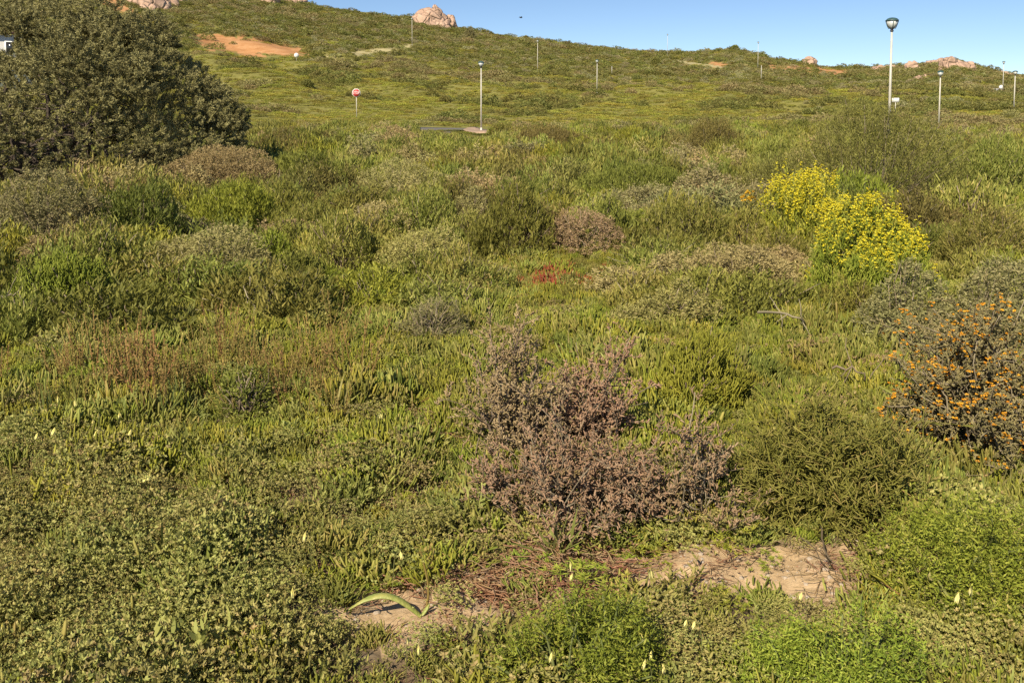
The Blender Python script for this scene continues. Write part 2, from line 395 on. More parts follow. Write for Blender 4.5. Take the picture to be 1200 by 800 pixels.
def flower_heads(pts, r, g, petals=6, mat_t=None):
    mb = MB(); n = len(pts); P = np.repeat(pts, petals, 0); m = len(P)
    D = unit(np.stack([g.normal(size=m), g.normal(size=m), g.uniform(.1, .9, m)], 1))
    mb.leaves(P, D, r * g.uniform(.7, 1.2, m), r * .75, np.repeat(g.uniform(0, 1, n), petals) * .7 + g.uniform(0, .3, m), 'lance', 0., g)
    return mb

FOOT = []       # footprints of the shrubs placed by hand: x, y, rx, ry
def place_box(x0, x1, yt, yb, dep=.85):
    P = hit((x0 + x1) / 2, yb); s = np.linalg.norm(P - [0, 0, CZ]); rx = (x1 - x0) / 2 * s / F
    fw = unit(np.array([P[0], P[1], 0.]))
    for q in np.linspace(dep, .3, 12):
        ry = rx * q; c = P + fw * ry * .85; c[2] = terrain(c[0], c[1]); h = height_to(c, yt)
        if h > .32 * rx and h > .18: break
    h = max(h, .18)
    return c, rx * 1.24, ry * 1.2, h * 1.06, math.hypot(c[0], c[1]), -math.atan2(P[0], P[1])

SEED = [100]
def shrub(kind, box, name, label, cat='shrub', mat=None, group=None, dep=.85, den=1., stem_mat='twig', multi=2, hs=1.12):
    c, rx, ry, h, d, rz = place_box(*box, dep=dep); SEED[0] += 1; h *= hs
    mb, st, sp, info = shrub_meshes(kind, rx, ry, h, d, SEED[0], den=den, multi=multi)
    t = thing(name, label, cat, c, rz, group)
    mb.build('foliage', M[mat or sp['mat']], t); st.build('stems', M[stem_mat], t)
    FOOT.append((c[0], c[1], rx, ry)); return t, info, (c, rx, ry, h, d)

# ------------------------------------------------------------------ instanced ground cover
def scatter(name, pts, rot, scl, idx, protos, label, cat):
    """one 'stuff' object: protos (meshes) instanced on points"""
    pts = np.asarray(pts, float); n = len(pts)
    me = bpy.data.meshes.new(name); me.vertices.add(n); me.vertices.foreach_set('co', pts.astype(np.float32).ravel())
    a = me.attributes.new('rot', 'FLOAT_VECTOR', 'POINT'); a.data.foreach_set('vector', np.asarray(rot, np.float32).ravel())
    a = me.attributes.new('scl', 'FLOAT_VECTOR', 'POINT'); a.data.foreach_set('vector', np.asarray(scl, np.float32).ravel())
    a = me.attributes.new('idx', 'INT', 'POINT'); a.data.foreach_set('value', np.asarray(idx, np.int32))
    o = put(name, me); tag(o, label, cat, None, 'stuff')
    pc = bpy.data.collections.new(name + '_pieces')
    for i, p in enumerate(protos):
        pc.objects.link(bpy.data.objects.new('%s_piece_%02d' % (name, i), p))
    ng = bpy.data.node_groups.new(name + '_scatter', 'GeometryNodeTree'); N = ng.nodes.new; L = ng.links.new
    ng.interface.new_socket('Geometry', in_out='INPUT', socket_type='NodeSocketGeometry')
    ng.interface.new_socket('Geometry', in_out='OUTPUT', socket_type='NodeSocketGeometry')
    gi, go = N('NodeGroupInput'), N('NodeGroupOutput'); ip = N('GeometryNodeInstanceOnPoints'); ci = N('GeometryNodeCollectionInfo')
    ci.inputs['Collection'].default_value = pc; ci.inputs['Separate Children'].default_value = True; ci.inputs['Reset Children'].default_value = True
    def na(nm, ty):
        x = N('GeometryNodeInputNamedAttribute'); x.data_type = ty; x.inputs['Name'].default_value = nm; return x.outputs['Attribute']
    L(gi.outputs[0], ip.inputs['Points']); L(ci.outputs[0], ip.inputs['Instance']); ip.inputs['Pick Instance'].default_value = True
    L(na('idx', 'INT'), ip.inputs['Instance Index']); L(na('scl', 'FLOAT_VECTOR'), ip.inputs['Scale'])
    e = N('FunctionNodeEulerToRotation'); L(na('rot', 'FLOAT_VECTOR'), e.inputs[0]); L(e.outputs[0], ip.inputs['Rotation'])
    L(ip.outputs[0], go.inputs[0])
    md = o.modifiers.new('scatter', 'NODES'); md.node_group = ng
    return o

def tuft(kind, seed, r=.09, h=.12):
    g = np.random.default_rng(seed); mb = MB()
    if kind in ('finger', 'finger_bright', 'finger_dark', 'red'):
        n = 170; P = np.stack([g.normal(size=n) * r * .6, g.normal(size=n) * r * .6, g.uniform(-.01, .45, n) * h], 1)
        D = unit(np.stack([P[:, 0] * 3 + g.normal(size=n) * .22, P[:, 1] * 3 + g.normal(size=n) * .22, g.uniform(.6, 1.3, n)], 1))
        mb.leaves(P, D, h * g.uniform(.40, .85, n), .0092 * g.uniform(.7, 1.3, n), g.uniform(0, .8, n) + .2 * P[:, 2] / h, 'finger', g.normal(size=n) * .2, g)
    elif kind in ('saltbush', 'straw'):
        n = 170; P = np.stack([g.normal(size=n) * r * .7, g.normal(size=n) * r * .7, g.uniform(.1, 1, n) * h], 1)
        k = 8; nn = n * k; Q = np.repeat(P, k, 0)
        D = unit(np.repeat(unit(np.stack([P[:, 0] * 4, P[:, 1] * 4, np.full(n, .8)], 1)), k, 0) * .5 + unit(g.normal(size=(nn, 3))) * .7)
        D[:, 2] = np.abs(D[:, 2])
        mb.leaves(Q, D, .0108 * g.uniform(.6, 1.3, nn), .0058 * g.uniform(.7, 1.2, nn), np.repeat(g.uniform(0, .8, n), k) + g.uniform(-.1, .25, nn), 'lance', g.normal(size=nn) * .2, g)
    elif kind == 'weed':
        n = 18; P = np.stack([g.normal(size=n) * r * .5, g.normal(size=n) * r * .5, g.uniform(0, .3, n) * h], 1)
        k = 9; Q = np.repeat(P, k, 0); nn = n * k; f = np.tile(np.linspace(.1, 1, k), n)
        ax = unit(np.stack([P[:, 0] * 4 + g.normal(size=n) * .25, P[:, 1] * 4 + g.normal(size=n) * .25, np.full(n, .9)], 1)); A = np.repeat(ax, k, 0)
        Q = Q + A * (f * h * .8)[:, None]; D = unit(A * .75 + unit(g.normal(size=(nn, 3))) * .55)
        mb.leaves(Q, D, .028 * g.uniform(.6, 1.2, nn), .0075 * g.uniform(.7, 1.2, nn), np.repeat(g.uniform(0, .7, n), k) + g.uniform(0, .3, nn), 'blade', g.normal(size=nn) * .15, g)
    elif kind == 'grass':
        n = 26; P = np.stack([g.normal(size=n) * r * .3, g.normal(size=n) * r * .3, np.zeros(n)], 1)
        D = unit(np.stack([g.normal(size=n) * .45, g.normal(size=n) * .45, np.ones(n)], 1))
        mb.leaves(P, D, h * g.uniform(.7, 1.6, n), .007 * g.uniform(.6, 1.5, n), g.uniform(0, 1, n), 'blade', g.normal(size=n) * .4, g)
    elif kind == 'feather':
        n = 30; P = np.stack([g.normal(size=n) * r * .6, g.normal(size=n) * r * .6, g.uniform(.2, 1, n) * h], 1); k = 16; Q = np.repeat(P, k, 0); nn = n * k
        D = unit(unit(g.normal(size=(nn, 3))) + [0, 0, .5]); mb.leaves(Q, D, .02 * g.uniform(.6, 1.3, nn), .004, np.repeat(g.uniform(0, .7, n), k) + g.uniform(0, .3, nn), 'lance', 0., g)
    elif kind == 'rust':
        n = 9; t = np.linspace(0, 1, 4)[None, :, None]
        B = np.stack([g.normal(size=n) * r * .5, g.normal(size=n) * r * .5, np.zeros(n)], 1); E = B + np.stack([g.normal(size=n) * .05, g.normal(size=n) * .05, h * g.uniform(1.1, 2, n)], 1)
        mb.tubes(B[:, None] * (1 - t) + E[:, None] * t, .0018, g.uniform(0, .6, n), 3)
        k = 22; f = np.tile(g.uniform(.35, 1, k), n)[:, None]; Q = np.repeat(B, k, 0) * (1 - f) + np.repeat(E, k, 0) * f; nn = n * k
        mb.leaves(Q + g.normal(size=(nn, 3)) * .005, unit(g.normal(size=(nn, 3)) + [0, 0, .8]), .013, .007, g.uniform(0, 1, nn), 'lance', 0., g)
    elif kind == 'litter':
        n = 34; P = np.stack([g.normal(size=n) * r, g.normal(size=n) * r, g.uniform(.003, .03, n)], 1); a = g.uniform(0, 6.28, n)
        D = np.stack([np.cos(a), np.sin(a), g.normal(size=n) * .15], 1); t = np.linspace(-.5, .5, 5)[None, :, None]
        pa = P[:, None] + D[:, None] * t * (g.uniform(.04, .14, n))[:, None, None]; pa = pa + g.normal(size=pa.shape) * .004; pa[..., 2] = np.maximum(pa[..., 2], .002)
        mb.tubes(pa, g.uniform(.0008, .0022, (n, 1)), g.uniform(0, 1, n), 3)
        n = 20; P = np.stack([g.normal(size=n) * r, g.normal(size=n) * r, g.uniform(.004, .02, n)], 1)
        mb.leaves(P, unit(g.normal(size=(n, 3)) * [1, 1, .25]), .022, .007, g.uniform(0, 1, n), 'lance', .2, g)
    return mb.mesh(kind + '_tuft', M[kind])

def scrub_proto(mat, seed, leaf=.12, n=110, k=5, up=.55, h=.62):
    g = np.random.default_rng(seed); mb = MB(); P, nrm, lob = dome_tips(n, .55, .55, h, g, 6, .4, -.15)
    leaf_clusters(mb, P, nrm, lob, dict(k=k, L=leaf, W=leaf * .3, up=up, spread=.5, slen=.10, shape='quad'), g)
    return mb.mesh('scrub', M[mat])

# ================================================================== THE PLACE
# ---------------------------------------------------------------- soil areas (outlined by where they lie)
SAND = [[(765, 650), (790, 636), (860, 630), (905, 640), (960, 636), (1020, 620), (1062, 632), (1020, 680), (1035, 730), (960, 728), (925, 716), (890, 704), (840, 702), (800, 690), (770, 672)],
        [(398, 722), (420, 688), (470, 680), (520, 690), (570, 660), (610, 645), (648, 655), (640, 700), (600, 722), (530, 745), (450, 762)],
        [(640, 655), (720, 650), (780, 650), (770, 712), (745, 724), (690, 718), (640, 700)]]
ORANGE = [[(225, 40), (290, 43), (318, 50), (352, 56), (364, 60), (356, 65), (330, 66), (280, 62), (235, 56)], [(282, 60), (308, 62), (305, 68), (280, 67)],
          [(884, 75), (935, 77), (965, 80), (1000, 83), (985, 89), (950, 86), (905, 81)], [(830, 71), (856, 74), (850, 78), (834, 78)],
          [(105, -6), (135, -4), (165, 18), (150, 22), (120, 6)]]
PALE = [[(412, 61), (450, 56), (482, 52.5), (486, 55), (455, 60), (415, 66)], [(352, 70), (384, 66), (384, 69), (352, 72)], [(784, 69), (806, 72), (846, 78), (848, 81), (800, 74)],
        [(444, 66), (453, 68), (448, 71)]]

def axis_az():
    a = np.radians(np.concatenate([np.arange(-180, -36, 4.), np.arange(-36, 36, .13), np.arange(36, 180.1, 4.)])); a[-1] = math.pi; return a
def axis_r():
    r = [.35]
    while r[-1] < 3000:
        x = r[-1]; r.append(x * (1.018 if x < 9 else 1.03 if x < 70 else 1.012 if x < 345 else 1.12))
    return np.array(r)
AZ, RR = axis_az(), axis_r()
A, RG = np.meshgrid(AZ, RR); GX, GY = RG * np.sin(A), RG * np.cos(A); GZ = terrain(GX, GY)
GP = np.stack([GX, GY, GZ], -1); gpx, gpy, gw = project(GP)
vis = (GY > .3) & (RG < 600)
edge = Noise(11, .25)(GX, GY); hx = Noise(12, 5.)(GX, GY)
sand = np.zeros(GX.shape)
for p in SAND: sand = np.maximum(sand, inpoly(gpx + edge * 13 + np.roll(edge, 61, 0) * 6, gpy + np.roll(edge, 37, 1) * 6, p) * (RG < 9))
sand = np.maximum(sand, (ell(gpx, gpy, 262, 560, 22, 14) + ell(gpx, gpy, 205, 592, 22, 9) + ell(gpx, gpy, 338, 500, 18, 12) + ell(gpx, gpy, 150, 545, 20, 10) > .45) * (RG < 9) * .8)
orange = np.zeros(GX.shape); pale = np.zeros(GX.shape)
for p in ORANGE: orange = np.maximum(orange, inpoly(gpx + hx * 4, gpy + np.roll(hx, 23, 1) * 1.6, p) * (RG > 60))
for p in PALE: pale = np.maximum(pale, inpoly(gpx, gpy, p) * (RG > 60))
for a in (sand, orange, pale): a[~vis] = 0
hillm = np.clip((RG - 14) / 25, 0, 1)
nr, na_ = GX.shape; gi = np.arange(nr * na_).reshape(nr, na_)
quads = np.stack([gi[:-1, :-1], gi[1:, :-1], gi[1:, 1:], gi[:-1, 1:]], -1).reshape(-1, 4)
g_mb = MB(); g_mb.v = [GP.reshape(-1, 3)]; g_mb.t = [np.zeros(nr * na_)]; g_mb.f[4] = [quads[:, ::-1]]
gme = g_mb.mesh('ground', M['ground'], True)
for nm, arr in (('hill', hillm), ('sand', sand), ('orange', orange), ('pale', pale)):
    at = gme.attributes.new(nm, 'FLOAT', 'POINT'); at.data.foreach_set('value', arr.astype(np.float32).ravel())
ground = tag(put('ground', gme), 'sandy ground rising to a scrub covered hillside', 'ground', None, 'structure')

# ---------------------------------------------------------------- road + kerb
def sheet(name, pix, mat, lift, thick, label, cat, n=14):
    """a strip given by two picture rows of points (far edge, near edge), laid on the ground"""
    far, near = pix; t = np.linspace(0, 1, n)
    def row(e): e = np.array(e, float); s = np.linspace(0, 1, len(e)); return hit(np.interp(t, s, e[:, 0]), np.interp(t, s, e[:, 1]))
    a, b = row(far), row(near); m = 8; f = np.linspace(0, 1, m)[:, None, None]; G = a[None] * (1 - f) + b[None] * f
    G[..., 2] = terrain(G[..., 0], G[..., 1]) + lift
    mb = MB(); V = np.concatenate([G.reshape(-1, 3), (G - [0, 0, thick]).reshape(-1, 3)]); k = m * n; fs = []
    for i in range(m - 1):
        for j in range(n - 1): q = i * n + j; fs.append((q, q + n, q + n + 1, q + 1))
    ring = [j for j in range(n)] + [i * n + n - 1 for i in range(1, m)] + [(m - 1) * n + j for j in range(n - 2, -1, -1)] + [i * n for i in range(m - 2, 0, -1)]
    for a_, b_ in zip(ring, ring[1:] + ring[:1]): fs.append((a_, b_, b_ + k, a_ + k))
    mb.raw(V, fs); o = mb.build(name, M[mat]); return tag(o, label, cat, None, 'structure')
sheet('road', ([(300, 149.5), (420, 149.5), (480, 149), (520, 150.2), (560, 150.8)], [(300, 153), (420, 153.5), (480, 154.5), (520, 156), (556, 157)]), 'asphalt', .03, .3,
      'short visible stretch of grey asphalt road below the hill', 'road')
sheet('pavement', ([(543, 153.5), (549, 151.0), (558, 150.4), (566, 153.2), (578, 154.6)], [(544, 154.2), (550, 155.8), (560, 157.2), (569, 157.2), (579, 155.2)]), 'kerb', .13, .3,
      'pale kerbed traffic island at the foot of the lamp post', 'pavement')

# ---------------------------------------------------------------- street lamps, posts, signs
def lathe(prof, n=14):
    V, fs = [], []
    for r, z in prof:
        for i in range(n): V.append((r * math.cos(2 * math.pi * i / n), r * math.sin(2 * math.pi * i / n), z))
    for k in range(len(prof) - 1):
        for i in range(n):
            j = (i + 1) % n; fs.append((k * n + i, k * n + j, (k + 1) * n + j, (k + 1) * n + i))
    c0 = len(V); V.append((0, 0, prof[0][1])); V.append((0, 0, prof[-1][1])); e = (len(prof) - 1) * n
    for i in range(n):
        j = (i + 1) % n; fs.append((c0, j, i)); fs.append((c0 + 1, e + i, e + j))
    return V, fs
def lathe_part(name, prof, mat, parent, n=14, smooth=True):
    mb = MB(); mb.raw(*lathe(prof, n)); return mb.build(name, M[mat], parent, smooth=smooth)

def lamp(px, yt, yb, label, head=.56, r=.062):
    P = hit(px, yb); H = height_to(P, yt)
    t = thing('street_lamp', label, 'street lamp', P, random.uniform(0, 3), 'street lamps on the hillside and along the road')
    hh = head; zb = H - hh
    lathe_part('base_flange', [(r * 2.1, -.2), (r * 2.1, .03), (r * 1.5, .06), (r * 1.5, .30), (r * 1.15, .34)], 'pole', t)
    lathe_part('pole', [(r * 1.15, .342), (r * .95, zb * .55), (r * .72, zb)], 'pole', t)
    lathe_part('collar', [(.07, zb + .001), (.085, zb + .04), (.05, zb + .06), (.06, zb + .10), (.12, zb + .13)], 'collar', t)
    lathe_part('lantern_glass', [(.118, zb + .132), (.19, zb + .27), (.245, zb + hh * .74)], 'lampglass', t, 8, False)
    cap = lathe_part('lantern_cap', [(.265, zb + hh * .742), (.285, zb + hh * .80), (.24, zb + hh * .86), (.20, zb + hh * .93), (.12, zb + hh * .98), (.04, zb + hh)], 'cap', t, 8, False)
    for i in range(4 if H > 4 and P[1] < 60 else 0):
        mb = MB(); a = i * math.pi / 2 + .4; p = np.array([[[.135 * math.cos(a), .135 * math.sin(a), zb + .12], [.205 * math.cos(a), .205 * math.sin(a), zb + .27], [.262 * math.cos(a), .262 * math.sin(a), zb + hh * .75]]])
        mb.tubes(p, .014, .5, 4); mb.build('frame_bar', M['cap'], t)
    return t
lamp(1041, 21, 176, 'tallest street lamp, behind the big olive bush on the right', .60, .056)
lamp(564, 72, 154.5, 'street lamp standing on the kerbed island at the road')
lamp(630, 47, 87, 'street lamp half way up the slope right of the road lamp')
lamp(699.5, 70, 111, 'street lamp in the green slope above the middle of the field')
lamp(483, 21, 54, 'street lamp at the end of the pale path under the boulder outcrop')
lamp(782, 40, 68, 'thin distant street lamp standing out above the ridge beside the pale track')
lamp(888, 49, 83, 'distant street lamp on the ridge left of the lone boulder')
lamp(1100, 83, 152, 'street lamp right of the tallest one, dark bush at its foot')
lamp(1188, 83, 131, 'street lamp at the right edge of the picture')
lamp(1175, 72, 109, 'street lamp behind the white round sign at the right edge')

def post(px, yt, yb, label):
    P = hit(px, yb); H = height_to(P, yt); t = thing('marker_post', label, 'post', P)
    lathe_part('post', [(.07, -.2), (.07, H - .06), (.05, H)], 'pole', t, 8); lathe_part('post_cap', [(.085, H - .1), (.085, H - .03), (.03, H + .03)], 'steel', t, 8)
post(717, 78, 90, 'short pale post on the slope between two street lamps')
post(892, 77, 95, 'short pale post below the ridge lamp left of the boulder')

def text_mesh(body, size, depth=.002):
    c = bpy.data.curves.new('lettering', 'FONT'); c.body = body; c.size = size; c.extrude = depth; c.align_x = 'CENTER'; c.align_y = 'CENTER'
    o = bpy.data.objects.new('lettering', c); COL.objects.link(o); bpy.context.view_layer.update()
    me = bpy.data.meshes.new_from_object(o.evaluated_get(bpy.context.evaluated_depsgraph_get())); bpy.data.objects.remove(o); return me
def plate(name, r, y, n, mat, parent, z, th=.012, rot=0.):
    mb = MB(); V = []
    for yy in (y, y + th):
        for i in range(n): a = rot + 2 * math.pi * i / n; V.append((r * math.cos(a), yy, z + r * math.sin(a)))
    V += [(0, y, z), (0, y + th, z)]; fs = []
    for i in range(n):
        j = (i + 1) % n; fs += [(i, j, n + j, n + i), (2 * n, j, i), (2 * n + 1, n + i, n + j)]
    mb.raw(V, fs); return mb.build(name, M[mat], parent)
P = hit(418, 138.5); H = height_to(P, 104)
t = thing('stop_sign', 'red and white stop sign on a pale post beside the road', 'road sign', P, 0)
lathe_part('post', [(.04, -.2), (.04, H - .1)], 'steel', t, 8)
zc = H - .42
b = plate('sign_board', .43, -.075, 8, 'white', t, zc, .02, R(22.5))
plate('red_face', .375, -.080, 8, 'redpaint', b, zc, .004, R(22.5))
me = text_mesh('STOP', .30); me.materials.clear(); me.materials.append(M['white'])
o = put('lettering', me, b, (0, -.084, zc)); o.rotation_euler = (R(90), 0, 0); o.scale = (.92, 1.25, 1)
def box_mb(mb, c, s):
    x, y, z = c; a, b_, d = s[0] / 2, s[1] / 2, s[2] / 2
    V = [(x + i * a, y + j * b_, z + k * d) for k in (-1, 1) for j in (-1, 1) for i in (-1, 1)]
    mb.raw(V, [(0, 2, 3, 1), (4, 5, 7, 6), (0, 1, 5, 4), (2, 6, 7, 3), (0, 4, 6, 2), (1, 3, 7, 5)]); return mb
def board_sign(px, yt, yb, yg, w, h, round_, name, label):
    P = hit(px, yg); s = np.linalg.norm(P - [0, 0, CZ]); z0, z1 = height_to(P, yb), height_to(P, yt)
    t = thing(name, label, 'sign', P, -math.atan2(P[0], P[1]))
    lathe_part('post', [(.04, -.2), (.04, z1 - .05)], 'steel', t, 8)
    if round_: plate('sign_board', w * s / F / 2, -.07, 20, 'white', t, (z0 + z1) / 2, .02)
    else: box_mb(MB(), (0, -.06, (z0 + z1) / 2), (w * s / F, .025, z1 - z0)).build('sign_board', M['white'], t)
board_sign(1049, 115, 120, 136, 7, 5, False, 'notice_board', 'small white square notice board on a thin post just right of the tallest lamp')
board_sign(347.5, 62, 68, 72, 5.2, 5, True, 'round_sign', 'round white sign below the orange bank on the left')
board_sign(1173, 100, 104.5, 108.5, 4, 4, True, 'round_sign', 'small round white sign at the foot of the right edge lamp')
P = hit(1167, 108); s = np.linalg.norm(P)
t = thing('meter_box', 'small white slanted-top box in the scrub beside the right edge lamps', 'box', P, -math.atan2(P[0], P[1]))
box_mb(MB(), (0, 0, .22), (.7, .5, .6)).build('box_body', M['white'], t); box_mb(MB(), (0, -.05, .56), (.95, .7, .07)).build('lid', M['white'], t)

# bird over the ridge
d = ray(610.5, 21) * 150; t = thing('bird', 'tiny dark bird flying above the ridge', 'bird', (d[0], d[1], CZ + d[2]), .5)
bm = bmesh.new(); bmesh.ops.create_uvsphere(bm, u_segments=12, v_segments=8, radius=.5)
for v in bm.verts:
    x = v.co.x; v.co = Vector((x * .62, v.co.y * .20 * (1 - .5 * abs(x)), v.co.z * .18 * (1 - .5 * abs(x))))
    if x > .40: v.co.z += .04
me = bpy.data.meshes.new('bird_body'); bm.to_mesh(me); bm.free(); me.materials.append(M['feathers']); put('body', me, t)
for s_ in (-1, 1):
    mb = MB(); V = [(.12, 0, .03), (-.12, 0, .03), (.05, s_ * .3, .16), (-.14, s_ * .3, .15), (-.08, s_ * .62, .08), (.12, 0, .05), (-.12, 0, .05), (.05, s_ * .3, .18), (-.14, s_ * .3, .17), (-.08, s_ * .62, .09)]
    mb.raw(V, [(0, 1, 3, 2), (2, 3, 4), (5, 7, 8, 6), (7, 9, 8), (0, 2, 7, 5), (1, 6, 8, 3), (2, 4, 9, 7), (4, 3, 8, 9)]); mb.build('wing', M['feathers'], t)

# ---------------------------------------------------------------- rocks
def rock(lumps, name, label, seed, mat='granite', sink=.35):
    """lumps: picture boxes x0, x1, ytop, ybase; one outcrop of faceted boulders"""
    g = np.random.default_rng(seed); t = root = None
    for (x0, x1, yt, yb) in lumps:
        P = hit((x0 + x1) / 2, yb); s = np.linalg.norm(P); rx = (x1 - x0) / 2 * s / F; H = height_to(P, yt); ry = rx * g.uniform(.6, .8)
        P = P + unit(np.array([P[0], P[1], 0])) * ry * .5; H = max(height_to(P, yt), rx * .4)
        if root is None: root = P
        bm = bmesh.new(); bmesh.ops.create_icosphere(bm, subdivisions=4, radius=1)
        V = np.array([v.co[:] for v in bm.verts]); F_ = [tuple(v.index for v in f.verts) for f in bm.faces]; bm.free()
        for _ in range(17):
            n = unit(g.normal(size=3) * [1, 1, .8]); hgt = g.uniform(.62, .92); dd = V @ n - hgt; V = V - np.maximum(dd, 0)[:, None] * n * .93
        n3 = [Noise(int(g.integers(1e6)), sc_) for sc_ in (1.1, .45)]
        V = V * (1 + .07 * n3[0](V[:, 0] + V[:, 2] * 1.3, V[:, 1] - V[:, 2])[:, None] + .03 * n3[1](V[:, 0] + V[:, 2], V[:, 1] + V[:, 2] * .7)[:, None])
        zt = H / max(V[:, 2].max(), .5) ; V = V * [rx / max(abs(V[:, 0]).max(), .5), ry, zt / (1)]
        V[:, 2] = np.where(V[:, 2] < -H * sink, -H * sink - .3, V[:, 2])
        a = -math.atan2(P[0], P[1]); ca, sa = math.cos(a), math.sin(a)
        V = np.stack([V[:, 0] * ca - V[:, 1] * sa, V[:, 0] * sa + V[:, 1] * ca, V[:, 2]], 1) + (P - root)
        mb = MB(); mb.raw(V, F_)
        if len(lumps) == 1: return tag(mb.build(name, M[mat], None, root), label, 'rock')
        if t is None: t = thing(name, label, 'rock', root)
        mb.build('boulder', M[mat], t)
    return t
rock([(483, 532, 8, 31), (480, 510, 14, 27), (498, 524, 5, 22), (512, 537, 17, 33)], 'rock_outcrop', 'large pink granite outcrop standing on the skyline left of centre', 21)
rock([(146, 200, -22, 9), (180, 214, -8, 7), (160, 184, 2, 12)], 'rock_outcrop', 'bare pink rock face at the top edge above the orange bank', 22)
rock([(205, 222, -4, 4)], 'boulder', 'pale boulder at the top edge right of the bare rock face', 27)
rock([(300, 330, -18, 4), (326, 360, -8, 3)], 'rock_outcrop', 'pink outcrop at the top edge where the ridge leaves the picture', 23)
rock([(936, 957, 66, 77)], 'boulder', 'lone reddish boulder on the skyline above the orange soil', 24)
rock([(1021, 1040, 76, 83), (1036, 1054, 76, 81)], 'rock_outcrop', 'low pink rocks on the ridge beside the tallest lamp', 25)
rock([(1057, 1078, 71, 84)], 'boulder', 'pointed pink boulder between the two right hand ridge outcrops', 26)
rock([(1098, 1124, 66, 82), (1118, 1144, 70, 82), (1085, 1110, 68, 76)], 'rock_outcrop', 'broad pink granite outcrop on the hilltop at right', 28)
rock([(1069, 1081, 88, 95), (1078, 1086, 87, 91)], 'boulder', 'pair of small pale boulders on the slope under the hilltop outcrop', 29)
rock([(1166, 1182, 83, 88), (1180, 1194, 85, 90)], 'rock_outcrop', 'reddish rocks on the ridge behind the right edge lamps', 30)
rock([(97, 104, 10, 16)], 'boulder', 'small boulder beside the tree at the top left', 31)

# ---------------------------------------------------------------- house seen through the tree
P = hit(-20, 88.0); P = ray(-20, 128) * 105; P[2] = terrain(P[0], P[1])
t = thing('house', 'white walled house with dark roof glimpsed through the tree at the left edge', 'house', P, -math.atan2(P[0], P[1]))
z1 = height_to(P, 39); box_mb(MB(), (0, 2.6, z1 / 2 - .3), (9, 5.2, z1 + .6)).build('wall', M['plaster'], t)
mb = MB(); e = 5.0; V = [(-e, -.5, z1), (e, -.5, z1), (e, 5.7, z1), (-e, 5.7, z1), (-e, 2.6, z1 + .9), (e, 2.6, z1 + .9), (-e, -.5, z1 + .15), (e, -.5, z1 + .15)]
mb.raw(V, [(0, 3, 2, 1), (0, 1, 7, 6), (6, 7, 5, 4), (2, 3, 4, 5), (0, 6, 4), (0, 4, 3), (1, 5, 7), (1, 2, 5)]); mb.build('roof', M['rooftile'], t)
for wx in (-2.6, 0, 2.9):
    fr = box_mb(MB(), (wx, -.012, z1 - 1.35), (1.5, .06, 1.3)).build('window', M['white'], t)
    box_mb(MB(), (wx, -.03, z1 - 1.35), (1.3, .06, 1.1)).build('pane', M['window'], fr)
dr = box_mb(MB(), (-4, -.012, 1.0), (.95, .05, 2.1)).build('door', M['rooftile'], t)

# ---------------------------------------------------------------- the big dark tree at top left
def tree():
    D0 = 22.; dv = ray(52, 128); P = dv / math.hypot(dv[0], dv[1]) * D0; P[2] = terrain(P[0], P[1])
    t = thing('bushy_tree', 'broad dark olive bushy tree reaching to the ground at the top left', 'tree', P)
    g = np.random.default_rng(5); st = MB()
    rx, ry, h = 4.75, 4.3, height_to(P, -22)
    ends, _, _ = dome_tips(16, rx * .75, ry * .75, h * .8, g, low=.15)
    B = np.stack([g.normal(size=16) * .25, g.normal(size=16) * .25, np.full(16, -.1)], 1); mid = (B + ends) / 2 + g.normal(size=(16, 3)) * .3; mid[:, 2] -= .3
    tt = np.linspace(0, 1, 9)[None, :, None]; p = (1 - tt) ** 2 * B[:, None] + 2 * tt * (1 - tt) * mid[:, None] + tt ** 2 * ends[:, None]; p[:, 1:] += g.normal(size=(16, 8, 3)) * .06
    st.tubes(p, np.linspace(.11, .025, 9)[None] * g.uniform(.7, 1.3, (16, 1)), .5, 6)
    n = 16 * 10; i = np.repeat(np.arange(16), 10); j = g.integers(3, 9, n); S = p[i, j]; E, _, _ = dome_tips(n, rx * .95, ry * .95, h * .95, g, low=.0)
    E = S + (E - S) * .45 * g.uniform(.4, 1, n)[:, None]; E2 = S[:, None] * (1 - np.linspace(0, 1, 5)[None, :, None]) + E[:, None] * np.linspace(0, 1, 5)[None, :, None]
    E2[:, 1:] += g.normal(size=(n, 4, 3)) * .05; st.tubes(E2, np.linspace(.028, .008, 5)[None], .5, 4)
    st.build('trunk', M['bark'], t)
    n = 8200; P1, nrm, lob = dome_tips(int(n * .95), rx * .96, ry * .96, h * .95, g, lobes=40, depth=.36, low=-.05)
    for i in range(26):         # boughs that stick out of the round crown
        a, zz = g.uniform(0, 6.28), g.uniform(.05, .95); ss = math.sqrt(1 - zz * zz); q = g.uniform(.10, .19)
        Pb, nb, lb = dome_tips(170, rx * q, rx * q, rx * q * 1.1, g, lobes=6, depth=.5, low=-.5)
        Pb += np.array([rx * .86 * ss * math.cos(a), ry * .86 * ss * math.sin(a), h * .84 * zz]); P1 = np.concatenate([P1, Pb]); nrm = np.concatenate([nrm, nb]); lob = np.concatenate([lob, lb])
    px, py, _ = project(P1 + P); keep = ~((px < 17) & (py > 36) & (py < 59))
    # sub clumps: small sprays of twigs round every seat
    P1, nrm, lob = P1[keep], nrm[keep], lob[keep]
    mb = MB(); leaf_clusters(mb, P1, nrm, lob, dict(k=60, L=.056, W=.0165, up=.3, spread=.62, slen=.15, shape='lance'), g)
    mb.build('crown', M['tree'], t); FOOT.append((P[0], P[1], rx * .8, ry * .8))
tree()

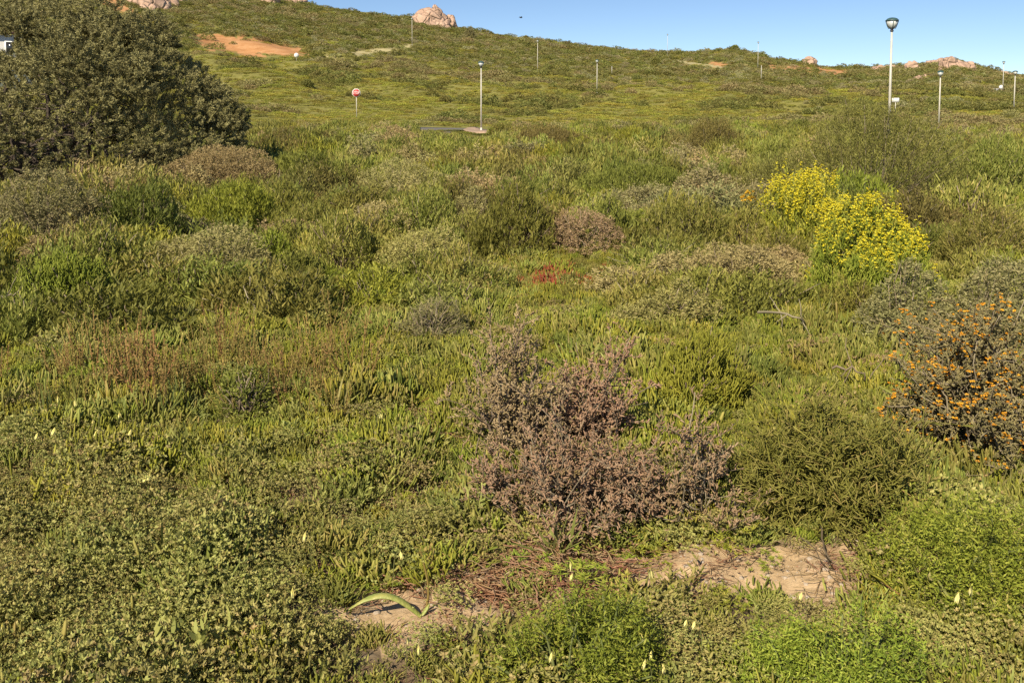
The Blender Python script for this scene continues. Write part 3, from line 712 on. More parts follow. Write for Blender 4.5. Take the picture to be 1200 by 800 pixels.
# ---------------------------------------------------------------- shrubs placed one by one (back to front)
H_ = [
 ('twig', (298, 368, 152, 190), 'shrub', 'dark twiggy grey shrub at the right foot of the big tree', 'olive'),
 ('straw', (165, 345, 176, 240), 'shrub', 'wide straw brown mound in front of the big tree', 'straw'),
 ('bright', (235, 300, 172, 196), 'shrub', 'yellow tinged shrub behind the straw mound by the tree', 'finger_bright'),
 ('finger', (0, 110, 178, 216), 'shrub', 'green mound under the left part of the big tree', None),
 ('finger', (95, 185, 188, 225), 'shrub', 'olive green mound under the right part of the big tree', 'olive'),
 ('dark', (312, 412, 178, 236), 'shrub', 'dense green rounded shrub right of the straw mound', None),
 ('straw', (398, 545, 192, 244), 'shrub', 'low wide tan shrub in the middle left of the field', None),
 ('straw', (588, 662, 187, 214), 'shrub', 'small brown shrub behind the centre of the field', 'pink'),
 ('bright', (640, 690, 188, 208), 'shrub', 'small lime green shrub right of the small brown one', None),
 ('dark', (575, 700, 152, 186), 'shrub', 'long dark green bank of shrub below the road lamp', 'olive'),
 ('bright', (702, 772, 153, 182), 'shrub', 'yellow green domed shrub in the far middle', None),
 ('olive', (785, 872, 143, 194), 'shrub', 'tall olive shrub in the far right middle', None),
 ('olive', (900, 1130, 124, 256), 'shrub', 'largest olive brown bush, in front of the tallest lamp', None),
 ('bright', (1085, 1225, 165, 250), 'shrub', 'wide yellow green bank of shrub at the right edge', 'finger'),
 ('dark', (870, 935, 160, 205), 'shrub', 'green shrub left of the largest olive bush', 'finger'),
 ('dark', (655, 835, 192, 244), 'shrub', 'broad grey green shrub in the centre right', 'finger_dark'),
 ('grey', (-20, 132, 210, 312), 'shrub', 'grey green bush with pinkish tips at the left edge', None),
 ('dark', (102, 218, 218, 302), 'shrub', 'darkest green bush next to the grey one on the left', None),
 ('bright', (205, 335, 214, 288), 'shrub', 'bright green mound below the straw mound', None),
 ('finger', (310, 420, 240, 290), 'shrub', 'mid green mound in the left centre', None),
 ('bright', (445, 548, 228, 288), 'shrub', 'fresh green upright shrub in the centre', 'finger'),
 ('straw', (520, 582, 226, 276), 'shrub', 'brown dry clump right of the fresh green upright shrub', None),
 ('dark', (545, 655, 224, 312), 'shrub', 'dark blue green shrub in the middle of the field', None),
 ('bright', (655, 745, 226, 268), 'shrub', 'pale lime shrub behind the brown twiggy one', None),
 ('pink', (610, 742, 248, 306), 'shrub', 'brown pink twiggy shrub above the red patch', None),
 ('finger', (728, 865, 236, 302), 'shrub', 'green upright shrub right of the brown pink one', None),
 ('straw', (168, 332, 272, 342), 'shrub', 'pale straw coloured mound on the left', None),
 ('bright', (8, 128, 304, 382), 'shrub', 'yellow green rounded bush near the left edge', None),
 ('finger', (338, 452, 250, 332), 'shrub', 'olive green upright clump with dead twigs at its foot', None),
 ('straw', (418, 562, 268, 332), 'shrub', 'sandy coloured low bush in the centre left', 'saltbush'),
 ('dark', (302, 390, 298, 358), 'shrub', 'blue green clump of upright fingers on the left', None),
 ('grey', (788, 945, 288, 364), 'shrub', 'grey brown bush left of the yellow flowers', 'straw'),
 ('olive', (1082, 1215, 252, 326), 'shrub', 'olive shrub right of the yellow flowers at the edge', 'finger'),
 ('grey', (985, 1120, 318, 425), 'shrub', 'grey green bush below the yellow flowers', None),
 ('grey', (1090, 1225, 308, 440), 'shrub', 'dark grey green bush above the orange flowers', None),
 ('grey', (720, 850, 335, 395), 'shrub', 'grey green low bush right of the red patch', 'saltbush'),
 ('twig', (455, 560, 350, 412), 'shrub', 'thin twiggy grey clump in the green centre', None),
 ('dark', (395, 470, 262, 300), 'shrub', 'small dark clump in the centre left', 'finger_dark'),
 ('finger', (745, 878, 396, 492), 'shrub', 'yellow green finger leaved clump behind the pinkish dry bush', 'finger_bright'),
]
for kind, box, nm, lab, mat in H_:
    t, info, dim = shrub(kind, box, nm, lab, mat=mat)

# yellow flowering bushes
for box, lab in (((868, 992, 210, 304), 'yellow flowering bush, the farther and looser of the two'), ((926, 1086, 253, 360), 'yellow flowering bush, the nearer, rounder and denser one')):
    t, (P1, nrm, lob, g, sc), (c, rx, ry, h, d) = shrub('bright', box, 'flowering_shrub', lab, 'flowering bush', mat='feather', den=1.0, stem_mat='stem_green', multi=3, hs=1.15)
    k = nrm[:, 2] > .1; k &= g.uniform(0, 1, len(k)) < np.clip((P1[:, 2] / h - .38) * 2.4, .06, .95); sel = np.where(k)[0]; sel = g.choice(sel, min(len(sel), 480), replace=False)
    n = len(sel); pts = P1[sel] + nrm[sel] * .02 + [0, 0, .035]
    sub = np.repeat(pts, 7, 0) + g.normal(size=(n * 7, 3)) * [.013, .013, .006]; sub[:, 2] -= np.tile(np.linspace(-.035, .07, 7), n)
    flower_heads(sub, .0165, g, 6).build('flowers', M['yellow'], t)
t, (P1, nrm, lob, g, sc), (c, rx, ry, h, d) = shrub('finger', (845, 900, 240, 300), 'flowering_shrub', 'small green plant with a few golden blooms left of the yellow bushes', 'flowering bush')
top = P1[np.argsort(-P1[:, 2])[:7]]; flower_heads(np.repeat(top, 4, 0) + g.normal(size=(28, 3)) * .02 + [0, 0, .05], .026, g).build('flowers', M['gold'], t)

# pinkish dry bush (three) in the foreground
def dry_bush(box, label, seed, dep=.85, **kw):
    c, rx, ry, h, d, rz = place_box(*box, dep=dep); t = thing('dry_shrub', label, 'shrub', c, rz)
    mb, st, tw = branch_shrub(rx, ry, h, seed, **kw); mb.build('foliage', M['pink'], t); st.build('branches', M['twig'], t); FOOT.append((c[0], c[1], rx * .8, ry * .8)); return t, tw
dry_bush((553, 652, 382, 560), 'tall pinkish dry bush, the left one behind the wide one', 201, dep=.7, mains=15, subs=7, twigs=5, leaf=12, L=.018, W=.0075)
dry_bush((645, 748, 403, 560), 'pinkish dry bush with a rounded head, the right one behind the wide one', 202, dep=.7, mains=15, subs=7, twigs=5, leaf=12, L=.018, W=.0075)
dry_bush((550, 790, 520, 650), 'widest pinkish brown dry bush with bare grey twigs, in the foreground', 203, mains=26, subs=7, twigs=4, leaf=9, L=.019, W=.0075, rbase=.009)
dry_bush((745, 882, 480, 632), 'thin straggly dry bush to the right of the wide pinkish one', 204, mains=13, subs=6, twigs=4, leaf=8, L=.019, W=.0075)

# orange flowering shrub on the right edge
c, rx, ry, h, d, rz = place_box(1068, 1232, 366, 560); t = thing('flowering_shrub', 'grey twiggy bush dotted with orange flowers at the right edge', 'flowering bush', c, rz)
mb, st, tw = branch_shrub(rx, ry, h, 211, mains=30, subs=8, twigs=6, leaf=13, L=.019, W=.008); mb.build('foliage', M['greyolive'], t); st.build('branches', M['twig'], t)
g = np.random.default_rng(3); tip = tw[:, -1]; rr_ = np.linalg.norm(tip / [rx, ry, h], axis=1); ok = np.where((rr_ > .55) & (tip[:, 2] > .12))[0]; tip = tip[g.choice(ok, min(len(ok), 430), replace=False)]
tip = np.repeat(tip, 3, 0) + g.normal(size=(len(tip) * 3, 3)) * .012
flower_heads(tip + [0, 0, .012], .0108, g, 9).build('flowers', M['orange'], t); FOOT.append((c[0], c[1], rx * .8, ry * .8))

# green broom-like finger bush with radiating stems
c, rx, ry, h, d, rz = place_box(868, 1066, 478, 632); t = thing('shrub', 'green finger leaved bush with dark radiating stems over the sand', 'shrub', c, rz)
mb, st, tw = branch_shrub(rx, ry, h, 221, mains=80, subs=7, twigs=3, leaf=5, L=.040, W=.0055, low=.05, rbase=.005)
mb.build('foliage', M['finger'], t); st.build('branches', M['finger_dark'], t); FOOT.append((c[0], c[1], rx * .8, ry * .8))

# feathery fresh green herbs
for box, lab, dn in (((1030, 1225, 555, 748), 'fresh green feathery herb, the tall one at the right edge', .8),
                 ((590, 765, 668, 860), 'fresh green feathery herb at the bottom edge in the middle', .8),
                 ((905, 1105, 706, 880), 'fresh green feathery herb at the bottom edge on the right', .8)):
    t, info, dim = shrub('feather', box, 'feathery_herb', lab, 'herb', dep=.8, den=dn * 1.5, stem_mat='stem_green', multi=6, hs=1.)

# broad leaved dark herb
t, info, dim = shrub('grey', (252, 325, 424, 500), 'leafy_herb', 'dark leafy herb between the rusty flower stems', 'herb', mat='finger_dark', den=.6)

# arching strap leaf, dry stalk and dead branches on the sand
P = hit(494, 722); t = thing('strap_leaf_plant', 'arching thick green strap leaf over the bare sand', 'plant', P)
def strap(pts, w, name, mat, parent, th=.004):
    pts = np.array(pts); n = len(pts); tan = unit(np.gradient(pts, axis=0)); S = unit(np.cross(tan, [0, 0, 1.])); Nn = np.cross(S, tan); s = np.linspace(0, 1, n)
    ww = w * np.minimum(1, (1.02 - s) * 2.6) * np.minimum(1, .6 + s * 2); cs = np.array([[-1, .25], [-.5, -.05], [0, -.15], [.5, -.05], [1, .25]])
    up = pts[:, None] + S[:, None] * (ww[:, None] * cs[:, 0])[..., None] / 2 + Nn[:, None] * (ww[:, None] * -cs[:, 1])[..., None] * .5
    V = np.concatenate([up.reshape(-1, 3), (up - Nn[:, None] * th).reshape(-1, 3)]); m = n * 5; fs = []
    for i in range(n - 1):
        for j in range(4): q = i * 5 + j; fs += [(q, q + 1, q + 6, q + 5), (m + q, m + q + 5, m + q + 6, m + q + 1)]
        fs += [(i * 5, i * 5 + 5, m + i * 5 + 5, m + i * 5), (i * 5 + 4, m + i * 5 + 4, m + i * 5 + 9, i * 5 + 9)]
    mb = MB(); mb.raw(V, fs, .5); return mb.build(name, mat, parent, smooth=True)
s_ = np.linalg.norm(P - [0, 0, CZ]) / F
u = np.linspace(0, 1, 14); strap(np.stack([-u * 78 * s_, .01 * u - .03 * u ** 2, (.088 * np.sin(u * 2.75) * (1 - .25 * u) + .004)], 1), .034, 'leaf', M['strap'], t, .003)
u = np.linspace(0, 1, 9); strap(np.stack([u * 8 * s_, .02 * u, .03 * u + .005], 1), .016, 'leaf', M['strap'], t, .002)
P = hit(497, 716); t = thing('dry_stalk', 'upright dry reddish stalk behind the strap leaf', 'stalk', P); z = height_to(P, 640)
mb = MB(); u = np.linspace(0, 1, 7); mb.tubes([np.stack([.015 * np.sin(u * 4), .01 * u, z * u - .02], 1)], [np.linspace(.0055, .003, 7)], .2, 5)
mb.tubes([[[.008, .004, z * .62], [.03, 0, z * .8], [.035, 0, z * .98]]], .0025, .3, 4); mb.build('stem', M['rust'], t)
mb = MB(); g = np.random.default_rng(8); n = 40; mb.leaves(np.stack([.01 + g.normal(size=n) * .012, g.normal(size=n) * .01, z * g.uniform(.75, 1, n)], 1), g.normal(size=(n, 3)), .02, .008, g.uniform(0, 1, n), 'lance'); mb.build('seed_head', M['rust'], t)

def dead_branch(pix, lift, r, label, twigs=5, seed=0, tone=.6):
    g = np.random.default_rng(seed); W = []
    for (x, y), z in zip(pix, lift):
        p = hit(x, y + z * F / 4.0); p[2] += z; W.append(p)
    W = np.array(W); root = W[0].copy(); root[2] -= lift[0]; W = W - root; t_ = np.linspace(0, len(W) - 1, 10); path = np.stack([np.interp(t_, np.arange(len(W)), W[:, i]) for i in range(3)], 1)
    path[1:] += g.normal(size=(9, 3)) * .008; mb = MB(); mb.tubes([path], [np.linspace(r, r * .45, 10)], tone, 5)
    i = g.integers(2, 9, twigs); D = unit(g.normal(size=(twigs, 3)) + [0, 0, .4]); k = np.linspace(0, 1, 4)[None, :, None]
    tw = path[i][:, None] + D[:, None] * k * g.uniform(.06, .2, twigs)[:, None, None]; tw[:, 1:] += g.normal(size=(twigs, 3, 3)) * .006; mb.tubes(tw, np.linspace(r * .5, r * .25, 4)[None], tone, 4)
    o = mb.build('dead_branch', M['twig'], None, root); tag(o, label, 'branch')
dead_branch([(888, 345), (915, 342), (936, 350), (946, 372)], [.20, .26, .24, .10], .011, 'curved bare grey branch left of the yellow flowers', 6, 1)
dead_branch([(808, 566), (835, 585), (852, 606), (882, 618)], [.14, .10, .06, .03], .006, 'forked pale dead branch beside the thin dry bush', 6, 2)
dead_branch([(598, 592), (612, 570), (632, 540)], [.03, .12, .26], .006, 'pale dead branch leaning in the left of the wide pinkish bush', 5, 3)
dead_branch([(975, 420), (1000, 418), (1022, 446)], [.18, .22, .10], .008, 'dark curved dead branch below the grey green bush', 5, 4, tone=.35)
dead_branch([(1140, 452), (1165, 445), (1182, 432)], [.35, .38, .42], .006, 'pale twig poking out among the orange flowers', 4, 5)
dead_branch([(-15, 316), (8, 314), (22, 311)], [.30, .31, .33], .012, 'pale dead branch over the dark hollow at the left edge', 3, 6)
dead_branch([(962, 615), (968, 650), (980, 672)], [.07, .03, .008], .0045, 'dark drooping dead stem hanging onto the sand', 4, 7, tone=.08)

# pale yellow tubular flowers
FL = [(63, 468), (66, 472), (82, 482), (110, 475), (117, 499), (108, 500), (127, 517), (120, 520), (137, 462), (148, 473), (153, 474), (140, 491), (136, 517), (163, 516), (76, 514), (53, 519), (185, 568), (180, 567),
      (263, 590), (440, 498), (366, 639), (460, 665), (8, 756), (476, 768), (487, 768), (718, 752), (750, 757), (767, 775), (772, 788), (765, 795), (823, 748), (812, 747), (757, 692), (678, 686), (945, 708), (1137, 715), (1130, 718), (664, 672), (655, 790), (345, 705)]
fp = None; g = np.random.default_rng(41)
for (x, y) in FL:
    P = hit(x, y); s = np.linalg.norm(P - [0, 0, CZ]); z = g.uniform(.13, .20); P = hit(x, y + z * .8 * F / s)
    if fp is None:
        t = thing('wild_flower', 'pale yellow drooping tubular flower on a thin stem in the low green growth', 'flower', P, 0, 'pale yellow drooping wild flowers')
        mb = MB(); u = np.linspace(0, 1, 9); mb.tubes([np.stack([.012 * u ** 2 + .014 * np.clip(u - .8, 0, 1) * 5 * 0.9, 0 * u, .13 * np.minimum(u * 1.12, 1.0) - .002 * u], 1)], .0013, .6, 4); mb.build('stem', M['stem_green'], t)
        mb = MB(); k = 7; a = np.arange(k) * 6.283 / k; D = np.stack([.25 * np.cos(a) + .35, .25 * np.sin(a), np.full(k, -1.)], 1)
        mb.leaves(np.repeat([[.024, 0, .131]], k, 0), D, .026, .0065, g.uniform(0, 1, k), 'lance', 0., g); mb.build('petals', M['cream'], t); fp = t
    else:
        c = fp.copy(); COL.objects.link(c); c.location = P; c.rotation_euler = (0, 0, g.uniform(0, 6.28)); q = g.uniform(.85, 1.2) * np.clip(s / 3.6, .65, 1.4); c.scale = (q, q, z / .13)
        for ch in fp.children: k = ch.copy(); COL.objects.link(k); k.parent = c

# ---------------------------------------------------------------- low ground cover near the camera (nobody could count it)
def jitter_polar(r0, r1, spacing, amax=R(35)):
    out = []; r = r0
    while r < r1:
        s = spacing(r); a = np.arange(-amax, amax, s / r); n = len(a)
        out.append(np.stack([r + rng.uniform(-.5, .5, n) * s, a + rng.uniform(-.5, .5, n) * s / r], 1)); r += s
    o = np.concatenate(out); return np.stack([o[:, 0] * np.sin(o[:, 1]), o[:, 0] * np.cos(o[:, 1])], 1)
XY = jitter_polar(1.5, 13, lambda r: .055 + .006 * r); x, y = XY.T; z = terrain(x, y); PT = np.stack([x, y, z], 1); px, py, w = project(PT)
e1, e2, e3 = Noise(51, .5)(x, y), Noise(52, .9)(x, y), Noise(53, .35)(x, y)
ins = np.zeros(len(x), bool)
for p in SAND: ins |= inpoly(px + e3 * 14, py + e1 * 8, p)
K = ['finger', 'finger_bright', 'finger_dark', 'saltbush', 'weed', 'grass', 'feather', 'rust', 'red', 'litter', 'straw']
salt_z = [(-300, 500), (0, 505), (150, 548), (250, 600), (360, 640), (415, 690), (400, 745), (330, 830), (-300, 1000)]
wt = np.zeros((len(x), len(K)))
wt[:, 0] = .9 + .25 * e2 + .5 * ell(px, py, 420, 430, 200, 60); wt[:, 1] = .55 + .3 * e1 + .8 * ell(px, py, 480, 450, 130, 45) + .9 * ell(px, py, 240, 545, 110, 30)
wt[:, 2] = .25 - .3 * e2 + .6 * ell(px, py, 520, 540, 90, 40) + .7 * ell(px, py, 930, 430, 120, 60); wt[:, 3] = .25 - .2 * e1 + 5 * inpoly(px + e1 * 12, py + e2 * 8, salt_z) + 1.6 * ell(px, py, 860, 770, 120, 50) + 1.2 * ell(px, py, 400, 540, 80, 40) + 1.5 * ell(px, py, 1150, 790, 80, 40) + 1.0 * ell(px, py, 780, 370, 90, 30)
wt[:, 4] = .18 + 4.5 * ell(px, py, 480, 775, 170, 45) + 1.6 * ell(px, py, 420, 625, 110, 45) + 1.2 * ell(px, py, 830, 730, 120, 50) + .8 * ell(px, py, 230, 545, 130, 40)
wt[:, 5] = .07 + .6 * ell(px, py, 170, 745, 90, 35) + .8 * ell(px, py, 120, 470, 120, 45) + .5 * ell(px, py, 680, 640, 40, 30) + .5 * ell(px, py, 10, 760, 40, 40)
wt[:, 6] = .02 + .8 * ell(px, py, 830, 720, 120, 35)
wt[:, 7] = 2.8 * ell(px, py, 245, 462, 150, 26); wt[:, 8] = 2.0 * ell(px, py, 655, 335, 50, 9) + .7 * ell(px, py, 705, 340, 25, 14)
wt[:, 9] = .10 + .9 * ell(px, py, 345, 590, 90, 25) + .8 * ell(px, py, 460, 510, 70, 25) + .5 * (e2 > 1.3)
wt[:, 10] = .04 + 1.6 * ell(px, py, 460, 505, 75, 28) + 1.3 * ell(px, py, 375, 585, 100, 22) + 1.2 * ell(px, py, 60, 545, 70, 25) + .9 * ell(px, py, 500, 330, 70, 20) + .8 * (e2 > 1.2) + .9 * ell(px, py, 620, 620, 60, 30)
mid_ = np.clip((575 - py) / 30, 0, 1) * np.clip((px - 20) / 80, 0, 1); wt[:, 3] *= 1 - .6 * mid_; wt[:, 10] *= 1 - .35 * mid_; wt[:, 1] += .35 * mid_ + .25 * mid_ * (px > 560)
wt = np.clip(wt, 0, None); wt[py > 560] *= [.55, .5, .5, 1, 1, 1, 1, 1, 1, 1, 1]
cs = np.cumsum(wt, 1); wt[:, 7] *= .8; wt[:, 8] *= 1.6; cs = np.cumsum(wt, 1); kk = (rng.uniform(0, 1, len(x))[:, None] * cs[:, -1:] < cs).argmax(1)
drop = ins & (rng.uniform(0, 1, len(x)) < .72); only = ins & ~drop; kk[only] = rng.choice([9, 9, 9, 9, 4, 6, 3], only.sum())
big = (px < -260) | (px > 1460) | (py < 290) | (y < .8)
keep = ~drop & ~big
SIZE = dict(finger=(.09, .9), finger_bright=(.09, .9), finger_dark=(.095, .9), saltbush=(.10, 1), weed=(.10, 1), grass=(.12, 1), feather=(.11, 1), rust=(.17, 1), red=(.085, 1), litter=(.1, 1), straw=(.09, 1))
LBL = dict(finger=('succulent_ground_cover', 'low green finger leaved succulents carpeting the sand'), finger_bright=('bright_ground_cover', 'bright yellow green succulent carpet between the shrubs'),
           finger_dark=('dark_ground_cover', 'darker green succulent carpet between the shrubs'), saltbush=('saltbush_ground_cover', 'grey green small leaved carpet at the lower left'), weed=('leafy_weeds', 'spear leaved green weeds along the bottom edge'),
           grass=('grass', 'tufts of narrow green grass'), feather=('feathery_weeds', 'small feathery weeds at the edge of the sand'), rust=('rusty_seed_stems', 'rust coloured seed stems standing in the green carpet'),
           straw=('brown_ground_cover', 'brownish tan small leaved patches in the green carpet'), red=('red_ground_cover', 'red tinted succulent patch in the middle of the field'), litter=('dry_litter', 'dry brown stems and leaves lying on the ground'))
for i, k in enumerate(K):
    s = np.where(keep & (kk == i))[0]; n = len(s)
    if n == 0: continue
    h0, q = SIZE[k]; protos = [tuft(k, 300 + i * 10 + j, .075, h0) for j in range(5)]
    sc = rng.uniform(.75, 1.25, n) * (1 + .25 * e2[s]).clip(.6, 1.5); P = PT[s].copy()
    scl = np.stack([sc, sc, sc * rng.uniform(.8, 1.25, n)], 1)
    low = np.where((py[s] > 610) & (px[s] > 380) & (px[s] < 1075), .62, 1.); scl[:, 2] *= low
    scl *= np.where(np.hypot(P[:, 0], P[:, 1]) > 5, 1., .95)[:, None]
    if k == 'saltbush': P[:, 2] += .02
    rot = np.stack([rng.normal(size=n) * .12, rng.normal(size=n) * .12, rng.uniform(0, 6.28, n)], 1)
    scatter(LBL[k][0], P, rot, scl, rng.integers(0, 5, n), protos, LBL[k][1], 'ground cover' if k != 'grass' else 'grass')
# flat mats of dry stems on the sand
n = 60; q = rng.normal(size=(n, 2)); xx = np.where(rng.uniform(size=n) < .6, 575, 630) + q[:, 0] * 42; yy = 672 + q[:, 1] * 17; P = hit(xx, yy)
scatter('dry_stems', P, np.stack([np.zeros(n), np.zeros(n), rng.uniform(0, 6.28, n)], 1), np.ones((n, 3)) * rng.uniform(.7, 1.2, (n, 1)), rng.integers(0, 3, n), [tuft('litter', 500 + j, .05, .1) for j in range(3)], 'mat of reddish dry stems lying on the sand', 'ground cover')
# pebbles
g = np.random.default_rng(61); protos = []
for j in range(3):
    bm = bmesh.new(); bmesh.ops.create_icosphere(bm, subdivisions=2, radius=1)
    for v in bm.verts: v.co *= g.uniform(.8, 1.15); v.co.z *= .6
    me = bpy.data.meshes.new('pebble'); bm.to_mesh(me); bm.free(); me.materials.append(M['stone']); protos.append(me)
xx = g.uniform(390, 1060, 1500); yy = g.uniform(620, 760, 1500); m = np.zeros(1500, bool)
for p in SAND: m |= inpoly(xx, yy, p)
P = hit(xx[m], yy[m]); n = len(P); scatter('pebbles', P, g.uniform(0, 6, (n, 3)) * [0, 0, 1], np.ones((n, 3)) * (.0025 + .011 * g.uniform(0, 1, (n, 1)) ** 6), g.integers(0, 3, n), protos, 'small stones lying on the sand', 'ground cover')

# ---------------------------------------------------------------- field shrubs between the placed ones
FT = np.array(FOOT); N_sp, N_sp2 = Noise(71, 4.5), Noise(72, 9)
def free(x, y, q=.95):
    return np.all(((x[:, None] - FT[None, :, 0]) / (FT[None, :, 2] * q)) ** 2 + ((y[:, None] - FT[None, :, 1]) / (FT[None, :, 3] * q)) ** 2 > 1, axis=1)
XY = jitter_polar(7.6, 74, lambda r: .54 + .0115 * r, R(36)); x, y = XY.T; z = terrain(x, y); px, py, w = project(np.stack([x, y, z], 1))
ok = free(x, y, .8) & ~((px > 575) & (px < 745) & (py > 304) & (py < 378)) & (px > -160) & (px < 1360); XY = XY[ok]; x, y = XY.T; z = terrain(x, y); px, py, w = project(np.stack([x, y, z], 1)); rr = np.hypot(x, y)
KINDS = ['finger', 'bright', 'dark', 'olive', 'grey', 'straw']
a1, a2, a3 = N_sp(x, y), N_sp2(x, y), rng.normal(size=len(x))
sel = np.where(a1 + .5 * a3 > 1.2, 5, np.where(a1 + .4 * a3 < -.8, 2, np.where(a2 + .5 * a3 > .9, 3, np.where(a2 + .5 * a3 < -1.2, 4, np.where(a3 > .5, 1, 0)))))
GROUPS = {0: 'mid green finger leaved mounds of the field', 1: 'yellow green mounds of the field', 2: 'dark green mounds of the field', 3: 'olive twiggy mounds of the field', 4: 'grey green mounds of the field', 5: 'straw coloured mounds of the field'}
LABS = {0: 'mid green rounded shrub, one of many alike in the scrub field', 1: 'yellow green rounded shrub, one of many alike in the scrub field', 2: 'dark green rounded shrub, one of many alike in the scrub field',
        3: 'olive brown twiggy shrub, one of many alike in the scrub field', 4: 'grey green bushy shrub, one of many alike in the scrub field', 5: 'straw coloured low shrub, one of many alike in the scrub field'}
def toplimit(i, h):
    """keep the road, island and lamp feet in view: lower the shrubs in front of them"""
    if 478 < px[i] < 588 and rr[i] > 25:
        P = (x[i], y[i], z[i]); return max(.12, min(h, height_to(P, 159.5 if px[i] > 538 else 155.5 if px[i] > 505 else 152)))
    return h
VAR = {}
def hfac(r): return np.interp(r, [8, 13, 20, 45, 75], [.85, 1.12, 1.2, 1.05, .8])
FNAME = ['succulent_shrub', 'lime_green_shrub', 'dark_green_shrub', 'olive_shrub', 'grey_green_shrub', 'straw_shrub']
def variant(kind, lod, j):
    key = (kind, lod, j)
    if key not in VAR:
        mb, st, sp, _ = shrub_meshes(kind, .5, .5, .52, 12 if lod == 0 else 26, 700 + 31 * KINDS.index(kind) + 7 * j + lod * 3, stems=(lod == 0))
        VAR[key] = (mb.mesh('field_shrub', M[sp['mat']]), st.mesh('field_stems', M['twig']) if lod == 0 else None)
    return VAR[key]
order = np.argsort(rr); cnt = [0] * 6; rest = []
for i in order:
    k = int(sel[i])
    if cnt[k] >= 75 or rr[i] > 42 or not (-60 < px[i] < 1260): rest.append(i); continue
    cnt[k] += 1; lod = 0 if rr[i] < 16 else 1; fo, stm = variant(KINDS[k], lod, int(rng.integers(0, 4)))
    sx = (1.0 + .018 * rr[i]) * rng.uniform(.7, 1.3); h = toplimit(i, sx * rng.uniform(.65, 1.) * hfac(rr[i]) * .52) / .52
    loc = (x[i], y[i], z[i] - .01); rot = rng.uniform(0, 6.28)
    if stm is not None:
        t = thing(FNAME[k], LABS[k], 'shrub', loc, rot, GROUPS[k]); put('foliage', fo, t); put('stems', stm, t); t.scale = (sx, sx * rng.uniform(.8, 1.2), h)
    else:
        o = put(FNAME[k], fo, None, loc); tag(o, LABS[k], 'shrub', GROUPS[k]); o.rotation_euler = (0, 0, rot); o.scale = (sx, sx * rng.uniform(.8, 1.2), h)
rest = np.array(rest); FIELD_STUFF = ['mid_green_scrub', 'yellow_green_scrub', 'dark_green_scrub', 'olive_scrub', 'grey_green_scrub', 'straw_scrub']
for k in range(6):
    s = rest[sel[rest] == k]; n = len(s)
    if n == 0: continue
    sx = (1.0 + .018 * rr[s]) * rng.uniform(.7, 1.3, n); hz = sx * rng.uniform(.65, 1., n) * hfac(rr[s]); hz = np.array([toplimit(i, h * .52) / .52 for i, h in zip(s, hz)])
    scatter(FIELD_STUFF[k], np.stack([x[s], y[s], z[s] - .01], 1), np.stack([np.zeros(n), np.zeros(n), rng.uniform(0, 6.28, n)], 1), np.stack([sx, sx, hz], 1), rng.integers(0, 4, n),
            [variant(KINDS[k], 1, j)[0] for j in range(4)], LABS[k].split(',')[0] + ' mass in the far part of the field', 'scrub')

# ---------------------------------------------------------------- hillside scrub
XY = jitter_polar(72, 372, lambda r: .72 + .0032 * r, R(36)); x, y = XY.T; z = terrain(x, y); px, py, w = project(np.stack([x, y, z], 1)); rr = np.hypot(x, y)
bare = np.zeros(len(x), bool); jx, jy = Noise(81, 9)(x, y) * 2.2, Noise(82, 9)(x, y) * 1.0
for p in ORANGE: bare |= inpoly(px + jx, py + jy, p) | inpoly(px + jx, py + jy - 2, p)
for p in PALE: bare |= inpoly(px, py, p) | inpoly(px, py - 1.5, p) | inpoly(px, py - 3, p)
bare |= inpoly(px, py, [(405, 147), (485, 147), (578, 148.5), (582, 159), (480, 158), (405, 156)])
tt = (rr - 72) / (RD - 72)
b1, b2, b3 = Noise(83, 26)(x * .45, y), Noise(84, 60)(x * .45, y), .45 * rng.normal(size=len(x)) + .8 * Noise(85, 9)(x * .5, y)
keep = (~bare | (rng.uniform(size=len(x)) < .08)) & (px > -160) & (px < 1360) & (rng.uniform(size=len(x)) < np.clip(.95 - .12 * (b1 > .9), 0, 1)); 
up_ = np.clip((tt - .30 + .10 * b2) / .2, 0, 1)
kind = np.where(b3 + .8 * b1 + .7 * up_ > 1.35, 2, np.where(b3 - .9 * b2 + .9 * up_ > 1.3, 3, np.where(b3 - .5 * b1 < -.5 - .2 * up_, 1, 0)))
kind = np.where((up_ > .5) & (rng.uniform(size=len(x)) < .25), 4, kind); kind = np.where((up_ > .3) & (rng.uniform(size=len(x)) < .16), 2, kind)
HM = [('hill_grass', 'green_hill_scrub', 'green low scrub covering the hillside'), ('hill_lime', 'bright_hill_scrub', 'yellow green low scrub patches on the hillside'), ('hill_dark', 'dark_hill_scrub', 'dark green bushes dotted over the hillside'),
      ('hill_olive', 'olive_hill_scrub', 'olive brown bushes on the upper hillside'), ('hill_grey', 'grey_hill_scrub', 'grey green bushes on the upper hillside')]
for k, (mt, nm, lab) in enumerate(HM):
    s = np.where(keep & (kind == k))[0]; n = len(s)
    base = .85 + .0040 * rr[s]; sx = base * np.exp(rng.normal(size=n) * .28) * (1.35 if k in (2, 3) else 1); hz = sx * rng.uniform(.55, .95, n) * np.where(k in (2, 3, 4), .75, .36)
    hz = hz * np.where((rr[s] < 100), .8, 1)
    scatter(nm, np.stack([x[s], y[s], z[s] - .03], 1), np.stack([np.zeros(n), np.zeros(n), rng.uniform(0, 6.28, n)], 1), np.stack([sx, sx, hz], 1), rng.integers(0, 4, n),
            [scrub_proto(mt, 900 + k * 10 + j, up=.6 if k < 2 else .4) for j in range(4)], lab, 'scrub')
